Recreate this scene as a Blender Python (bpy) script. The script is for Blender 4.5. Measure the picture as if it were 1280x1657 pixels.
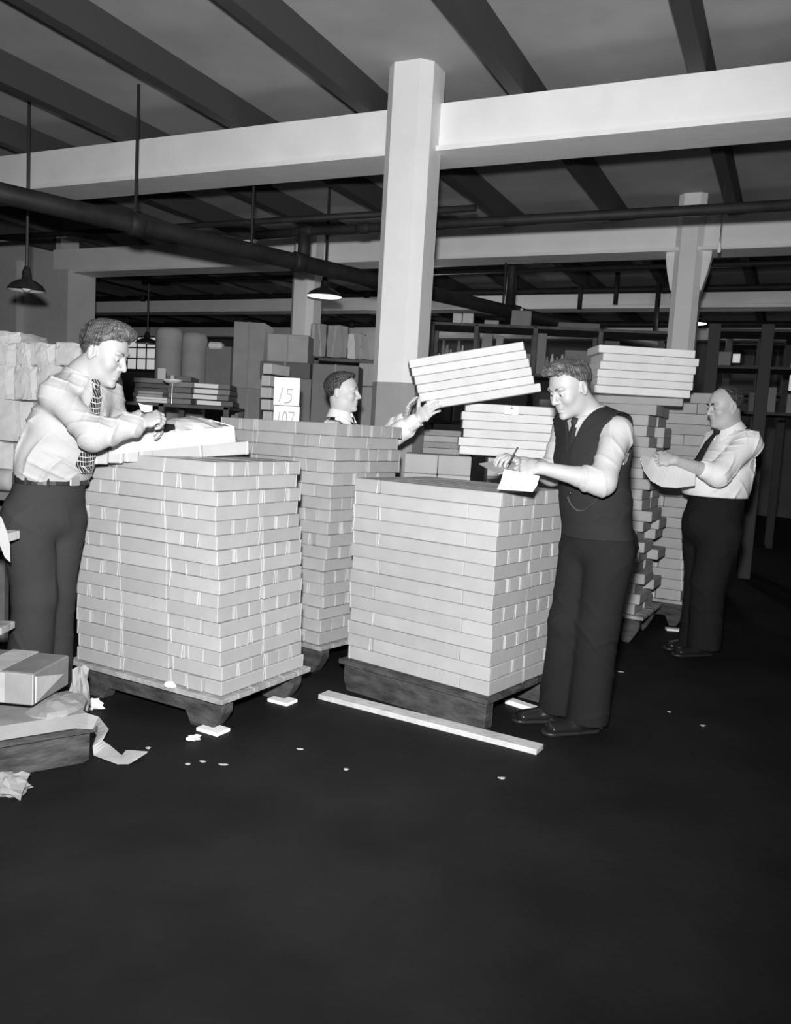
import bpy, math, random
import numpy as np
from mathutils import Vector, Matrix

for _o in list(bpy.data.objects):
    bpy.data.objects.remove(_o)
scene = bpy.context.scene
COL = scene.collection
R = math.radians
rnd = random.Random(7)

# ------------------------------------------------------------------ camera
CAM_H, FOC = 1.35, 1360.0
TILT, ROLL = math.atan(134 / 1360), R(3.3)
c_f = np.array([0, math.cos(TILT), -math.sin(TILT)])
_u0 = np.array([0, math.sin(TILT), math.cos(TILT)])
_r0 = np.array([1.0, 0, 0])
c_r = math.cos(ROLL) * _r0 + math.sin(ROLL) * _u0
c_u = math.cos(ROLL) * _u0 - math.sin(ROLL) * _r0
C0 = np.array([0, 0, CAM_H])

def _ray(x, y): return c_f + c_r * (x - 640) / FOC + c_u * (828.5 - y) / FOC
def P(x, y, Y):
    """point at distance Y into the room seen at photo position x, y"""
    d = _ray(x, y); return C0 + d * (Y / d[1])
def Z(x, y, z):
    """point at height z seen at photo position x, y"""
    d = _ray(x, y); return C0 + d * ((z - CAM_H) / d[2])

cd = bpy.data.cameras.new('camera')
cd.sensor_fit = 'HORIZONTAL'; cd.sensor_width = 36; cd.lens = 36 * FOC / 1280
cd.clip_start = 0.05; cd.clip_end = 200
cam = bpy.data.objects.new('camera', cd); COL.objects.link(cam)
M = Matrix(((c_r[0], c_u[0], -c_f[0], 0), (c_r[1], c_u[1], -c_f[1], 0), (c_r[2], c_u[2], -c_f[2], CAM_H), (0, 0, 0, 1)))
cam.matrix_world = M
scene.camera = cam

# ------------------------------------------------------------------ light
w = bpy.data.worlds.new('world'); scene.world = w; w.use_nodes = True
w.node_tree.nodes['Background'].inputs[0].default_value = (1, 1, 1, 1)
w.node_tree.nodes['Background'].inputs[1].default_value = 0.015

def add_spot(name, loc, target, power, size, angle, blend):
    l = bpy.data.lights.new(name, 'SPOT'); l.energy = power; l.shadow_soft_size = size
    l.spot_size = R(angle); l.spot_blend = blend
    o = bpy.data.objects.new(name, l); COL.objects.link(o); o.location = loc
    d = Vector(target) - Vector(loc); o.rotation_euler = d.to_track_quat('-Z', 'Y').to_euler()
    return o
# the press photographer's flash, held a little left of and above the lens
add_spot('camera_flash', (-0.06, 0.0, 1.62), (-0.55, 5.0, 1.7), 1400, 0.06, 114, 1.0)

vs = scene.view_settings
vs.view_transform = 'Standard'; vs.look = 'None'; vs.gamma = 1; vs.use_curve_mapping = False
vs.exposure = 0.0

# ------------------------------------------------------------------ materials
MATS = {}
def mat(name, g, rough=0.8, nscale=0, namt=0.0, bump=0.0, bscale=None, spec=0.3, emit=None, stretch=None, metal=0.0):
    if name in MATS: return MATS[name]
    m = bpy.data.materials.new(name); m.use_nodes = True
    nt = m.node_tree; b = nt.nodes['Principled BSDF']
    b.inputs['Base Color'].default_value = (g, g, g, 1)
    b.inputs['Roughness'].default_value = rough
    b.inputs['Specular IOR Level'].default_value = spec
    b.inputs['Metallic'].default_value = metal
    if emit:
        b.inputs['Emission Color'].default_value = (1, 1, 1, 1); b.inputs['Emission Strength'].default_value = emit
    if nscale or bump:
        tc = nt.nodes.new('ShaderNodeTexCoord'); mp = nt.nodes.new('ShaderNodeMapping')
        nt.links.new(tc.outputs['Object'], mp.inputs['Vector'])
        if stretch: mp.inputs['Scale'].default_value = stretch
    if nscale:
        n = nt.nodes.new('ShaderNodeTexNoise'); n.inputs['Scale'].default_value = nscale; n.inputs['Detail'].default_value = 5
        nt.links.new(mp.outputs[0], n.inputs['Vector'])
        mr = nt.nodes.new('ShaderNodeMapRange'); mr.inputs[1].default_value = 0.3; mr.inputs[2].default_value = 0.7
        mr.inputs[3].default_value = g * (1 - namt); mr.inputs[4].default_value = g * (1 + namt)
        nt.links.new(n.outputs[0], mr.inputs[0]); nt.links.new(mr.outputs[0], b.inputs['Base Color'])
    if bump:
        n2 = nt.nodes.new('ShaderNodeTexNoise'); n2.inputs['Scale'].default_value = bscale or nscale or 20; n2.inputs['Detail'].default_value = 4
        nt.links.new(mp.outputs[0], n2.inputs['Vector'])
        bp = nt.nodes.new('ShaderNodeBump'); bp.inputs['Strength'].default_value = bump; bp.inputs['Distance'].default_value = 0.02
        nt.links.new(n2.outputs[0], bp.inputs['Height']); nt.links.new(bp.outputs[0], b.inputs['Normal'])
    MATS[name] = m
    return m

def box_mat(name, g, spread):
    """cardboard whose shade differs a little from box to box"""
    m = mat(name, g, 0.85, bump=0.05, bscale=30)
    nt = m.node_tree; b = nt.nodes['Principled BSDF']
    oi = nt.nodes.new('ShaderNodeObjectInfo'); mr = nt.nodes.new('ShaderNodeMapRange')
    mr.inputs[3].default_value = g * (1 - spread); mr.inputs[4].default_value = g * (1 + spread)
    nt.links.new(oi.outputs['Random'], mr.inputs[0])
    tc = nt.nodes.new('ShaderNodeTexCoord'); n = nt.nodes.new('ShaderNodeTexNoise'); n.inputs['Scale'].default_value = 7
    nt.links.new(tc.outputs['Object'], n.inputs['Vector'])
    mr2 = nt.nodes.new('ShaderNodeMapRange'); mr2.inputs[1].default_value = .3; mr2.inputs[2].default_value = .7
    mr2.inputs[3].default_value = .93; mr2.inputs[4].default_value = 1.05
    nt.links.new(n.outputs[0], mr2.inputs[0])
    mu = nt.nodes.new('ShaderNodeMath'); mu.operation = 'MULTIPLY'
    nt.links.new(mr.outputs[0], mu.inputs[0]); nt.links.new(mr2.outputs[0], mu.inputs[1])
    nt.links.new(mu.outputs[0], b.inputs['Base Color'])
    return m

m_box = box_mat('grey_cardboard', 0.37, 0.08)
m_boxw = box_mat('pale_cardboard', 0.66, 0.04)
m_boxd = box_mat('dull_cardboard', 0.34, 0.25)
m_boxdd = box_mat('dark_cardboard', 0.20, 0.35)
m_tape = mat('white_paper_tape', 0.60, 0.7)
m_white = mat('white_paper', 0.88, 0.7, bump=0.1, bscale=8)
m_grey_paper = mat('grey_wrapping_paper', 0.42, 0.75, 6, 0.18, 0.25, 14)
m_kraft = mat('kraft_wrapping_paper', 0.40, 0.7, 5, 0.10, 0.35, 9)
m_kraftd = mat('dark_kraft_paper', 0.17, 0.6, 5, 0.2, 0.2, 9)
m_kraftn = mat('crumpled_kraft_paper', 0.27, 0.7, 5, 0.10, 0.35, 9)
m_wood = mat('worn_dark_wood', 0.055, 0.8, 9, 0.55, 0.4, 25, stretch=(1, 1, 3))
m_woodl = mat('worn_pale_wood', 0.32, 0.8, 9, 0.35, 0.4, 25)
m_lumber = mat('planed_lumber', 0.55, 0.75, 14, 0.15, 0.2, 40)
m_floor = mat('dark_floor', 0.010, 0.7, 1.6, 0.45, 0.15, 30, spec=0.15)
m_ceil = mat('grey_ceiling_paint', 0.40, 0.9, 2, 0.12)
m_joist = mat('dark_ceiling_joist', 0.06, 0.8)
m_beam = mat('white_painted_beam', 0.86, 0.7, 3, 0.05, 0.1, 10)
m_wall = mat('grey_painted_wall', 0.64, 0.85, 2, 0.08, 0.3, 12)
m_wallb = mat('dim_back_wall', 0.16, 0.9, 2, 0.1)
m_colw = mat('white_painted_column', 0.78, 0.6, 4, 0.03, 0.08, 20)
m_colg = mat('grey_painted_dado', 0.30, 0.6, 4, 0.05)
m_pipe = mat('black_pipe', 0.022, 0.6, 6, 0.3)
m_shade = mat('dark_enamel', 0.03, 0.35, spec=0.5)
m_enamelw = mat('white_enamel', 0.6, 0.35)
m_glass = mat('frosted_bulb', 0.85, 0.3)
m_rack = mat('dark_rack_wood', 0.12, 0.8, 8, 0.3)
m_black = mat('black_stuff', 0.012, 0.6)
m_ink = mat('ink', 0.36, 0.8)
m_pane = mat('daylit_pane', 0.8, 0.4, emit=0.45)
m_skin = mat('skin', 0.365, 0.5, 30, 0.03, spec=0.35)
m_skind = mat('tanned_skin', 0.46, 0.5, 30, 0.03, spec=0.35)
m_hair = mat('dark_hair', 0.05, 0.45, 60, 0.7, 0.5, 90, spec=0.5, stretch=(.3, 1, 1))
m_hairl = mat('brown_hair', 0.07, 0.45, 60, 0.7, 0.5, 90, spec=0.5, stretch=(.3, 1, 1))
m_brow = mat('eyebrow_hair', 0.10, 0.7)
m_eye = mat('eye_white', 0.6, 0.2)
m_iris = mat('dark_iris', 0.02, 0.2)
m_lip = mat('lip', 0.38, 0.5)
m_shirt1 = mat('pale_grey_shirt_cloth', 0.38, 0.9, bump=0.1, bscale=60)
m_shirt = mat('white_shirt_cloth', 0.40, 0.9, bump=0.1, bscale=60)
m_skinp = mat('pale_skin', 0.58, 0.5, 30, 0.03, spec=0.35)
m_shirtw = mat('bright_shirt_cloth', 0.85, 0.9, bump=0.1, bscale=60)
m_trou1 = mat('dark_grey_trouser_cloth', 0.036, 0.9, 4, 0.1, 0.1, 80, spec=0.1)
m_trou = mat('charcoal_trouser_cloth', 0.016, 0.9, 4, 0.1, 0.1, 80, spec=0.1)
m_troub = mat('black_trouser_cloth', 0.014, 0.9, 4, 0.1, 0.1, 80, spec=0.1)
m_vest = mat('charcoal_vest_cloth', 0.022, 0.85, 4, 0.1, 0.1, 80, spec=0.12)
m_tie = mat('dark_tie_cloth', 0.02, 0.7)
m_shoe = mat('black_shoe_leather', 0.015, 0.25, spec=0.6)
m_leather = mat('black_belt_leather', 0.02, 0.4, spec=0.5)
m_metal = mat('bright_metal', 0.7, 0.3, metal=1.0)

# ------------------------------------------------------------------ mesh helpers
class MB:
    def __init__(s): s.v = []; s.f = []
    def add(s, v, f):
        n = len(s.v); s.v += [tuple(map(float, p)) for p in v]; s.f += [tuple(n + i for i in q) for q in f]; return s
    def box(s, c, d, rot=None, taper=1.0):
        hx, hy, hz = d[0] / 2, d[1] / 2, d[2] / 2
        v = [np.array((sx * hx * (taper if sz > 0 else 1), sy * hy * (taper if sz > 0 else 1), sz * hz)) for sz in (-1, 1) for sy in (-1, 1) for sx in (-1, 1)]
        if rot is not None: v = [rot @ p for p in v]
        v = [p + np.array(c) for p in v]
        return s.add(v, [(0, 2, 3, 1), (4, 5, 7, 6), (0, 1, 5, 4), (2, 6, 7, 3), (0, 4, 6, 2), (1, 3, 7, 5)])
    def bar(s, a, b, w, h):
        a = np.array(a, float); b = np.array(b, float); x = b - a; L = np.linalg.norm(x); x /= L
        up = np.array([0, 0, 1.]) if abs(x[2]) < .95 else np.array([0, 1., 0])
        y = np.cross(up, x); y /= np.linalg.norm(y); z = np.cross(x, y)
        return s.box((a + b) / 2, (L, w, h), np.array([x, y, z]).T)
    def tube(s, pts, r, n=10, cap=True):
        pts = [np.array(p, float) for p in pts]; rs = r if isinstance(r, (list, tuple)) else [r] * len(pts)
        base = len(s.v); prev = None
        for i, p in enumerate(pts):
            d = pts[min(i + 1, len(pts) - 1)] - pts[max(i - 1, 0)]; d = d / (np.linalg.norm(d) + 1e-9)
            if prev is None:
                y = np.cross([0, 0, 1.], d) if abs(d[2]) < .9 else np.cross([0, 1., 0], d)
            else: y = prev - d * (prev @ d)
            y /= np.linalg.norm(y); prev = y; z = np.cross(d, y)
            for k in range(n):
                a = 2 * math.pi * k / n; s.v.append(tuple(p + rs[i] * (y * math.cos(a) + z * math.sin(a))))
        for i in range(len(pts) - 1):
            for k in range(n):
                a = base + i * n + k; b2 = base + i * n + (k + 1) % n
                s.f.append((a, b2, b2 + n, a + n))
        if cap:
            s.f.append(tuple(base + k for k in reversed(range(n)))); e = base + (len(pts) - 1) * n
            s.f.append(tuple(e + k for k in range(n)))
        return s
    def lathe(s, c, prof, n=20):
        base = len(s.v)
        for r, z in prof:
            for k in range(n):
                a = 2 * math.pi * k / n; s.v.append((c[0] + r * math.cos(a), c[1] + r * math.sin(a), c[2] + z))
        for i in range(len(prof) - 1):
            for k in range(n):
                a = base + i * n + k; b2 = base + i * n + (k + 1) % n
                s.f.append((a, b2, b2 + n, a + n))
        return s
    def prism(s, poly, org, ax, ay, az, depth):
        """polygon (x, y) in the plane ax, ay, pushed along az"""
        org, ax, ay, az = map(lambda t: np.array(t, float), (org, ax, ay, az)); n = len(poly)
        v = [org + ax * x + ay * y for x, y in poly] + [org + ax * x + ay * y + az * depth for x, y in poly]
        f = [tuple(reversed(range(n))), tuple(range(n, 2 * n))] + [(i, (i + 1) % n, n + (i + 1) % n, n + i) for i in range(n)]
        return s.add(v, f)
    def mesh(s, name, org=(0, 0, 0), smooth=False, bevel=0.0):
        me = bpy.data.meshes.new(name)
        v = [(p[0] - org[0], p[1] - org[1], p[2] - org[2]) for p in s.v]
        me.from_pydata(v, [], s.f); me.update()
        if smooth:
            me.polygons.foreach_set('use_smooth', [True] * len(me.polygons))
        import bmesh
        bm = bmesh.new(); bm.from_mesh(me)
        if bevel: bmesh.ops.bevel(bm, geom=bm.edges[:], offset=bevel, segments=1, affect='EDGES')
        bmesh.ops.recalc_face_normals(bm, faces=bm.faces[:])
        bm.to_mesh(me); bm.free()
        return me

def tag(o, label=None, cat=None, group=None, kind=None):
    if label: o['label'] = label
    if cat: o['category'] = cat
    if group: o['group'] = group
    if kind: o['kind'] = kind
    return o
def link(name, me, m, parent=None, loc=None, rot=None):
    o = bpy.data.objects.new(name, me)
    if me is not None and m is not None and len(me.materials) == 0: me.materials.append(m)
    COL.objects.link(o)
    if parent is not None: o.parent = parent
    if loc is not None: o.location = tuple(loc)
    if rot is not None: o.rotation_euler = rot
    return o
def thing(name, loc, label, cat, group=None, rot=None):
    o = bpy.data.objects.new(name, None); COL.objects.link(o); o.location = tuple(loc); o.empty_display_size = .1
    if rot is not None: o.rotation_euler = rot
    return tag(o, label, cat, group)
def part(name, mb, m, parent, smooth=False, bevel=0.0, world=True):
    org = parent.location if world else (0, 0, 0)
    if world and parent.parent is not None: org = parent.location + parent.parent.location
    return link(name, mb.mesh(name, org, smooth, bevel), m, parent)
def solo(name, mb, m, label, cat, group=None, smooth=False, bevel=0.0, org=None):
    if org is None:
        a = np.array(mb.v); org = np.array([a[:, 0].mean(), a[:, 1].mean(), a[:, 2].min()])
    return tag(link(name, mb.mesh(name, org, smooth, bevel), m, None, org), label, cat, group)
def struct(name, mb, m, label=None, parent=None, smooth=False, bevel=0.0):
    o = link(name, mb.mesh(name, (0, 0, 0), smooth, bevel), m, parent)
    if parent is None: o['kind'] = 'structure'
    if label: o['label'] = label
    return o

# ------------------------------------------------------------------ the hall
A = np.array([math.cos(R(25)), -math.sin(R(25)), 0]); B = np.array([math.sin(R(25)), math.cos(R(25)), 0]); UP = np.array([0, 0, 1.])
def G(s, t, z=0.0): return A * s + B * t + UP * z
CEIL, BEAM, BTOP = 3.85, 3.33, 3.63
ROT_AB = np.array([A, B, UP]).T
def gbox(mb, s0, s1, t0, t1, z0, z1): return mb.box(G((s0 + s1) / 2, (t0 + t1) / 2, (z0 + z1) / 2), (s1 - s0, t1 - t0, z1 - z0), ROT_AB)
S0, S1, T0, T1 = -24.0, 13.0, -6.0, 19.0
struct('floor', gbox(MB(), S0, S1, T0, T1, -.1, 0), m_floor, 'dark worn factory floor')
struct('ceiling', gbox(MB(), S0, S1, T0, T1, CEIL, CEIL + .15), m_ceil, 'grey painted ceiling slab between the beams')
struct('wall_left', gbox(MB(), S0 - .2, S0, T0, T1, 0, CEIL), m_wall)
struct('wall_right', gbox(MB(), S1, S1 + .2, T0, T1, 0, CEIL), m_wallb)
struct('wall_front', gbox(MB(), S0, S1, T0 - .2, T0, 0, CEIL), m_wall)
wins = [P(231, 571, 22), P(1190, 578, 16.5), P(1214, 580, 16.5), P(1252, 588, 16.5)]
WT = T1
def hit_t(px, py, t):
    d = _ray(px, py); k = (t - C0 @ B) / (d @ B); return C0 + d * k
wl = [(205, 252, 543, 600), (1183, 1200, 569, 590), (1226, 1250, 569, 592), (1266, 1300, 567, 636)]
spans = []
for (x0, x1, y0, y1) in wl:
    a = hit_t(x0, y0, T1); b = hit_t(x1, y1, T1)
    spans.append((a @ A, b @ A, b[2], a[2]))
wb = MB(); cur = S0
for (a, b, z0, z1) in sorted(spans):
    gbox(wb, cur, a, T1, T1 + .25, 0, CEIL); gbox(wb, a, b, T1, T1 + .25, 0, z0); gbox(wb, a, b, T1, T1 + .25, z1, CEIL); cur = b
gbox(wb, cur, S1, T1, T1 + .25, 0, CEIL)
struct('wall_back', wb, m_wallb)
for i, (a, b, z0, z1) in enumerate(spans):
    root = link('window_%d' % (i + 1), MB().mesh('e'), None); root['kind'] = 'structure'
    fr = MB()
    gbox(fr, a - .05, a + .03, T1 - .02, T1 + .1, z0, z1); gbox(fr, b - .03, b + .05, T1 - .02, T1 + .1, z0, z1)
    gbox(fr, a, b, T1 - .02, T1 + .1, z0 - .05, z0 + .03); gbox(fr, a, b, T1 - .02, T1 + .1, z1 - .03, z1 + .05)
    root.data = fr.mesh('window_frame'); root.data.materials.append(m_joist)
    nx, nz = [(3, 3), (1, 1), (1, 1), (1, 2)][i]
    for ix in range(nx):
        for iz in range(nz):
            x0 = a + .03 + (b - a - .06) * ix / nx; x1 = a + .03 + (b - a - .06) * (ix + 1) / nx
            y0 = z0 + .03 + (z1 - z0 - .06) * iz / nz; y1 = z0 + .03 + (z1 - z0 - .06) * (iz + 1) / nz
            link('pane', gbox(MB(), x0 + .012, x1 - .012, T1 + .03, T1 + .045, y0 + .012, y1 - .012).mesh('pane'), m_pane, root)
            if ix: gbox_m = None
    mu = MB()
    for ix in range(1, nx):
        x0 = a + .03 + (b - a - .06) * ix / nx; gbox(mu, x0 - .018, x0 + .018, T1 + .01, T1 + .06, z0, z1)
    for iz in range(1, nz):
        y0 = z0 + .03 + (z1 - z0 - .06) * iz / nz; gbox(mu, a, b, T1 + .011, T1 + .061, y0 - .018, y0 + .018)
    if mu.v: link('glazing_bar', mu.mesh('glazing_bar'), m_joist, root)

# fire wall at the left in the plane of the second beam, with a pilaster
TB = [1.4, 5.62, 9.05, 13.25, 17.2]
sL = hit_t(118, 500, TB[2]) @ A
struct('wall_left_partition', gbox(MB(), S0, sL - .32, TB[2] + .06, TB[2] + .4, 0, CEIL), m_wall, 'grey painted brick fire wall behind the left man')
struct('pilaster', gbox(MB(), sL - .42, sL, TB[2] - .10, TB[2] + .42, 0, BEAM), m_wall, 'grey painted pilaster ending the fire wall under the beam')
s2 = hit_t(20, 480, TB[2]) @ A
struct('pilaster', gbox(MB(), s2 - .5, s2 + .15, TB[2] - .06, TB[2] + .06, 0, CEIL - .35), m_wall, 'shallow grey pilaster at the left edge of the picture')
sill = gbox(MB(), S0, sL - .42, TB[2] - .12, TB[2] + .06, 2.15, 2.22); struct('trim_1', sill, m_wall)
# beams
for i, t in enumerate(TB):
    bz = BEAM + (.08 if i >= 3 else 0)
    mb = gbox(MB(), (sL - .4 if i == 2 else S0), S1, t, t + .30, bz, BTOP)
    gbox(mb, (sL - .4 if i == 2 else S0), S1, t - .05, t + .35, bz - .035, bz)
    struct('ceiling_beam', mb, m_beam, ['white painted ceiling beam over the camera', 'white painted ceiling beam over the near column',
        'white painted ceiling beam crossing the picture above the men', 'white painted ceiling beam further back in the hall', 'white painted ceiling beam nearest the back windows'][i])
# joists between the beams
lab = ['over the camera side', 'over the boxes', 'beyond the white column', 'deep in the hall', 'at the back windows']
for i in range(len(TB)):
    t0 = TB[i] if i else T0; t1 = TB[i + 1] if i + 1 < len(TB) else T1
    for k, s in enumerate(np.arange(-18, 11, 1.15)):
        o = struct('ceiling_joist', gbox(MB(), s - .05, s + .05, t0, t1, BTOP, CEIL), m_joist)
# columns
def column(px, Y, wdt, label, dado=None, brackets=False):
    c = P(px, 600, Y); x, y = c[0], c[1]
    org = (x, y, 0)
    root = bpy.data.objects.new('column', None); COL.objects.link(root); root.location = org; root['kind'] = 'structure'; root['label'] = label
    h = wdt / 2; ch = h * .42
    poly = [(-h, -h + ch), (-h + ch, -h), (h - ch, -h), (h, -h + ch), (h, h - ch), (h - ch, h), (-h + ch, h), (-h, h - ch)]
    top = CEIL
    if dado:
        mb = MB().prism(poly, (x, y, 0), A, B, UP, dado); part('dado', mb, m_colg, root)
        mb = MB().prism(poly, (x, y, dado), A, B, UP, top - dado)
    else: mb = MB().prism(poly, (x, y, 0), A, B, UP, top)
    part('shaft', mb, m_colw, root)
    if brackets:
        for sg in (-1, 1):
            mb = MB().prism([(0, 0), (0, -.40), (sg * .03, -.38), (sg * .075, -.2), (sg * .10, -.05), (sg * .10, 0)], np.array([x, y, BEAM - .035]) + A * sg * h * .9 - B * .07, A, UP, B, .14)
            part('bracket', mb, m_beam, root, bevel=.006)
    return root
column(648, 6.15, .34, 'near white octagonal column with a grey painted foot', dado=P(648, 621, 6.15)[2])
column(491, 10.35, .31, 'white column behind the left hanging lamp')
column(1099, 8.75, .27, 'white column with curved brackets at the right', brackets=True)

# ------------------------------------------------------------------ pipes
def pipe(pts, r, label, flanges=(), n=12):
    org = np.array(pts[0])
    root = thing('pipe', org, label, 'pipe')
    part('pipe_run', MB().tube(pts, r, n), m_pipe, root, smooth=True)
    for q in flanges:
        k = q * (len(pts) - 1); i = min(int(k), len(pts) - 2); a = np.array(pts[i]); b = np.array(pts[i + 1]); p = a + (b - a) * (k - i)
        d = (b - a) / np.linalg.norm(b - a)
        part('coupling', MB().tube([p - d * .06, p - d * .045, p + d * .045, p + d * .06], [r * 1.02, r * 1.22, r * 1.22, r * 1.02], n), m_pipe, root, smooth=True)
    return root
pa, pb = P(150, 347, 6.4), P(880, 517, 10.3)
dp = (pb - pa)
main = pipe([pa - dp * .35, pa, pa + dp * .5, pb, pb + dp * .5], .074, 'thick black main pipe slanting under the beams from upper left', (.28, .42, .56, .7))
for q in (.06, .25, .62, .86):
    p = pa + dp * q
    part('hanger', MB().tube([p + UP * .07, (p[0], p[1], CEIL - .02)], .012, 6), m_pipe, main)
# riser tee at the photo's x = 488
q = pa + dp * .35
part('riser', MB().tube([q, q + UP * .27], .055, 12), m_pipe, main, smooth=True)
b0 = q + UP * .28
pipe([b0 - A * .55 + B * .05 , b0, b0 + A * 1.2, b0 + A * 6.5], .04, 'thin black branch pipe joining the main pipe by a riser', (.34, .5))
def run_a(px, py, t, r, s_lo, s_hi, label, fl=()):
    h = hit_t(px, py, t); s = h @ A
    pipe([G(s_lo, t, h[2]), G((s_lo + s_hi) / 2, t, h[2]), G(s_hi, t, h[2])], r, label, fl)
    return h[2]
run_a(900, 420, TB[2] + .55, .045, sL, S1 - .1, 'black pipe running just under the long white beam', (.3, .6))
run_a(900, 471, TB[3] - .25, .05, -20, S1 - .1, 'black pipe running in front of the further white beam', (.25, .4, .55, .7))
run_a(900, 436, TB[2] + 1.4, .03, sL, S1 - .1, 'thin black conduit between the two white beams')
run_a(900, 525, TB[4] - .4, .06, S0 + .1, S1 - .1, 'black pipe before the rearmost beam', (.4, .6))
run_a(300, 366, TB[1] + 1.2, .03, -9, -2.6, 'thin black pipe near the ceiling above the left lamp')
# droppers seen at right between the pipes
for (px, y0, y1, t) in ((832, 430, 505, TB[2] + .7), (946, 420, 500, TB[3] - .6), (1004, 420, 492, TB[3] - .6), (1070, 450, 540, TB[3] - .6)):
    a = hit_t(px, y0 - 30, t); b = hit_t(px, y1, t); b[0], b[1] = a[0], a[1]
    a[2] = CEIL - .05
    pipe([a, b], .035 if px != 832 else .06, 'black drop pipe hanging beyond the beam, %s' % {832: 'stout one left of the bare-headed man', 946: 'above the man in the vest', 1004: 'left of the bracketed column', 1070: 'touching the bracketed column'}[px])

# ------------------------------------------------------------------ hanging lamps
def lamp(p, rad, label, lit=0, cord_top=CEIL):
    root = thing('pendant_lamp', p, label, 'lamp')
    prof = [(rad, 0), (rad * .97, .012), (rad * .82, .045), (rad * .5, .078), (rad * .27, .092), (rad * .24, .15), (rad * .15, .19), (.012, .20)]
    part('lamp_shade', MB().lathe(p, prof), m_shade, root, smooth=True)
    inner = [(rad * .985, .002), (rad * .95, .010), (rad * .80, .038), (rad * .48, .068), (.02, .078)]
    part('reflector', MB().lathe(p, inner), m_enamelw, root, smooth=True)
    part('bulb', MB().lathe(p, [(.0, -.015), (.03, -.005), (.042, .02), (.03, .05), (.015, .07)], 12), m_glass, root, smooth=True)
    part('stem', MB().tube([(p[0], p[1], p[2] + .19), (p[0], p[1], cord_top)], .014, 8), m_shade, root)
    if lit:
        l = bpy.data.lights.new('lamp_light', 'POINT'); l.energy = lit; l.shadow_soft_size = .05
        o = bpy.data.objects.new('lamp_light', l); COL.objects.link(o); o.parent = root; o.location = (0, 0, -.05)
    return root
lamp(P(43, 470, 7.2), .155, 'dark hanging lamp with enamel shade at the left edge')
lamp(P(525, 480, 9.2), .19, 'dark hanging lamp beside the white column behind the main pipe', lit=4)
lamp(P(238, 556, 14.5), .2, 'dark hanging lamp against the bright window at the back')
for (s, t, lb) in ((-5.2, 11.4, 'added hanging fill lamp hidden behind the near white column'), (-7.5, 15.4, 'added hanging fill lamp far back, hidden by the near column'), (-1.42, 12.55, 'added hanging fill lamp hidden behind the bracketed column')):
    lamp(G(s, t, 3.05), .17, lb, lit=(15 if s > -2 else 40))  # unseen lamps, added as fill light for the back of the hall
# pull chain with white knob at right
p0 = P(1164, 400, 7.5)
pc = thing('pull_cord', p0, 'thin pull cord with a white knob hanging at upper right', 'cord')
part('cord', MB().tube([p0, (p0[0], p0[1], CEIL)], .004, 6), m_metal, pc)
part('knob', MB().lathe(p0, [(0, -.05), (.014, -.045), (.018, -.02), (.012, .02), (.004, .05)], 10), m_white, pc, smooth=True)

# ------------------------------------------------------------------ boxes
BOXC = {}
def box_mesh(L, W, H):
    k = (round(L, 4), round(W, 4), round(H, 4))
    if k not in BOXC:
        mb = MB().box((0, 0, H / 2), (L, W, H))
        BOXC[k] = mb.mesh('cardboard_box', bevel=.0036)
    return BOXC[k]
STRIPC = {}
def strip_mesh(L, W, H, kind):
    """a paper tie: kinds 0, 1 go round the girth near one end, kinds 2, 3 go lengthwise over both ends"""
    k = (round(L, 4), round(W, 4), round(H, 4), kind)
    if k not in STRIPC:
        e, wd = .0011, .005; sl = (.004, -.003)[kind % 2]
        mb = MB(); hx = (W if kind < 2 else L) / 2 + e; pos = (L / 2 - .012 if kind < 2 else (W / 2 - .012, .012 - W / 2)[kind % 2])
        ring = [(-hx, -e * .2, -sl), (hx, -e * .2, sl), (hx, H + e, -sl), (-hx, H + e, sl)]
        v = []
        for q in (-wd / 2, wd / 2):
            for (r, z, d) in ring:
                v.append((pos + q + d, r, z) if kind < 2 else (r, pos + q + d, z))
        mb.add(v, [(i, (i + 1) % 4, 4 + (i + 1) % 4, 4 + i) for i in range(4)])
        STRIPC[k] = mb.mesh('paper_strip')
    return STRIPC[k]
def put_box(c, ang, L, W, H, label, group, m=None, strip=True, tilt=None, name='cardboard_box', endon=False):
    me = box_mesh(L, W, H)
    o = bpy.data.objects.new(name, me)
    if len(me.materials) == 0: me.materials.append(m or m_box)
    COL.objects.link(o); o.location = tuple(c); o.rotation_euler = (tilt[0] if tilt else 0, tilt[1] if tilt else 0, ang)
    if m is not None:
        o.material_slots[0].link = 'OBJECT'; o.material_slots[0].material = m
    tag(o, label, 'box', group)
    if strip and rnd.random() < .85:
        s = strip_mesh(L, W, H, rnd.randrange(2) + (2 if endon else 0)); q = bpy.data.objects.new('paper_strip', s)
        if len(s.materials) == 0: s.materials.append(m_tape)
        COL.objects.link(q); q.parent = o
    return o
ORD = ['first', 'second', 'third', 'fourth', 'fifth', 'sixth', 'seventh', 'eighth', 'ninth', 'tenth', 'eleventh', 'twelfth', '13th', '14th', '15th', '16th', '17th', '18th', '19th', '20th', '21st', '22nd', '23rd', '24th', '25th', '26th']

def axes(cpt, upt, vpt, z):
    c = Z(*cpt, z); a = Z(*upt, z) - c; b = Z(*vpt, z) - c
    au = math.atan2(a[1], a[0]); av = math.atan2(b[1], b[0])
    d = (au - av) - math.pi / 2
    return c, au - d / 2, av + d / 2, np.linalg.norm(a), np.linalg.norm(b)

def rowlab(face, layer, n, layers, j, m, stack):
    pos = 'at the corner' if j == 0 else ('%s from the corner' % ORD[j])
    return 'box %s on the %s face of the %s, %s layer from the top' % (pos, face, stack, ORD[layers - 1 - layer])

SK = .165
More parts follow.
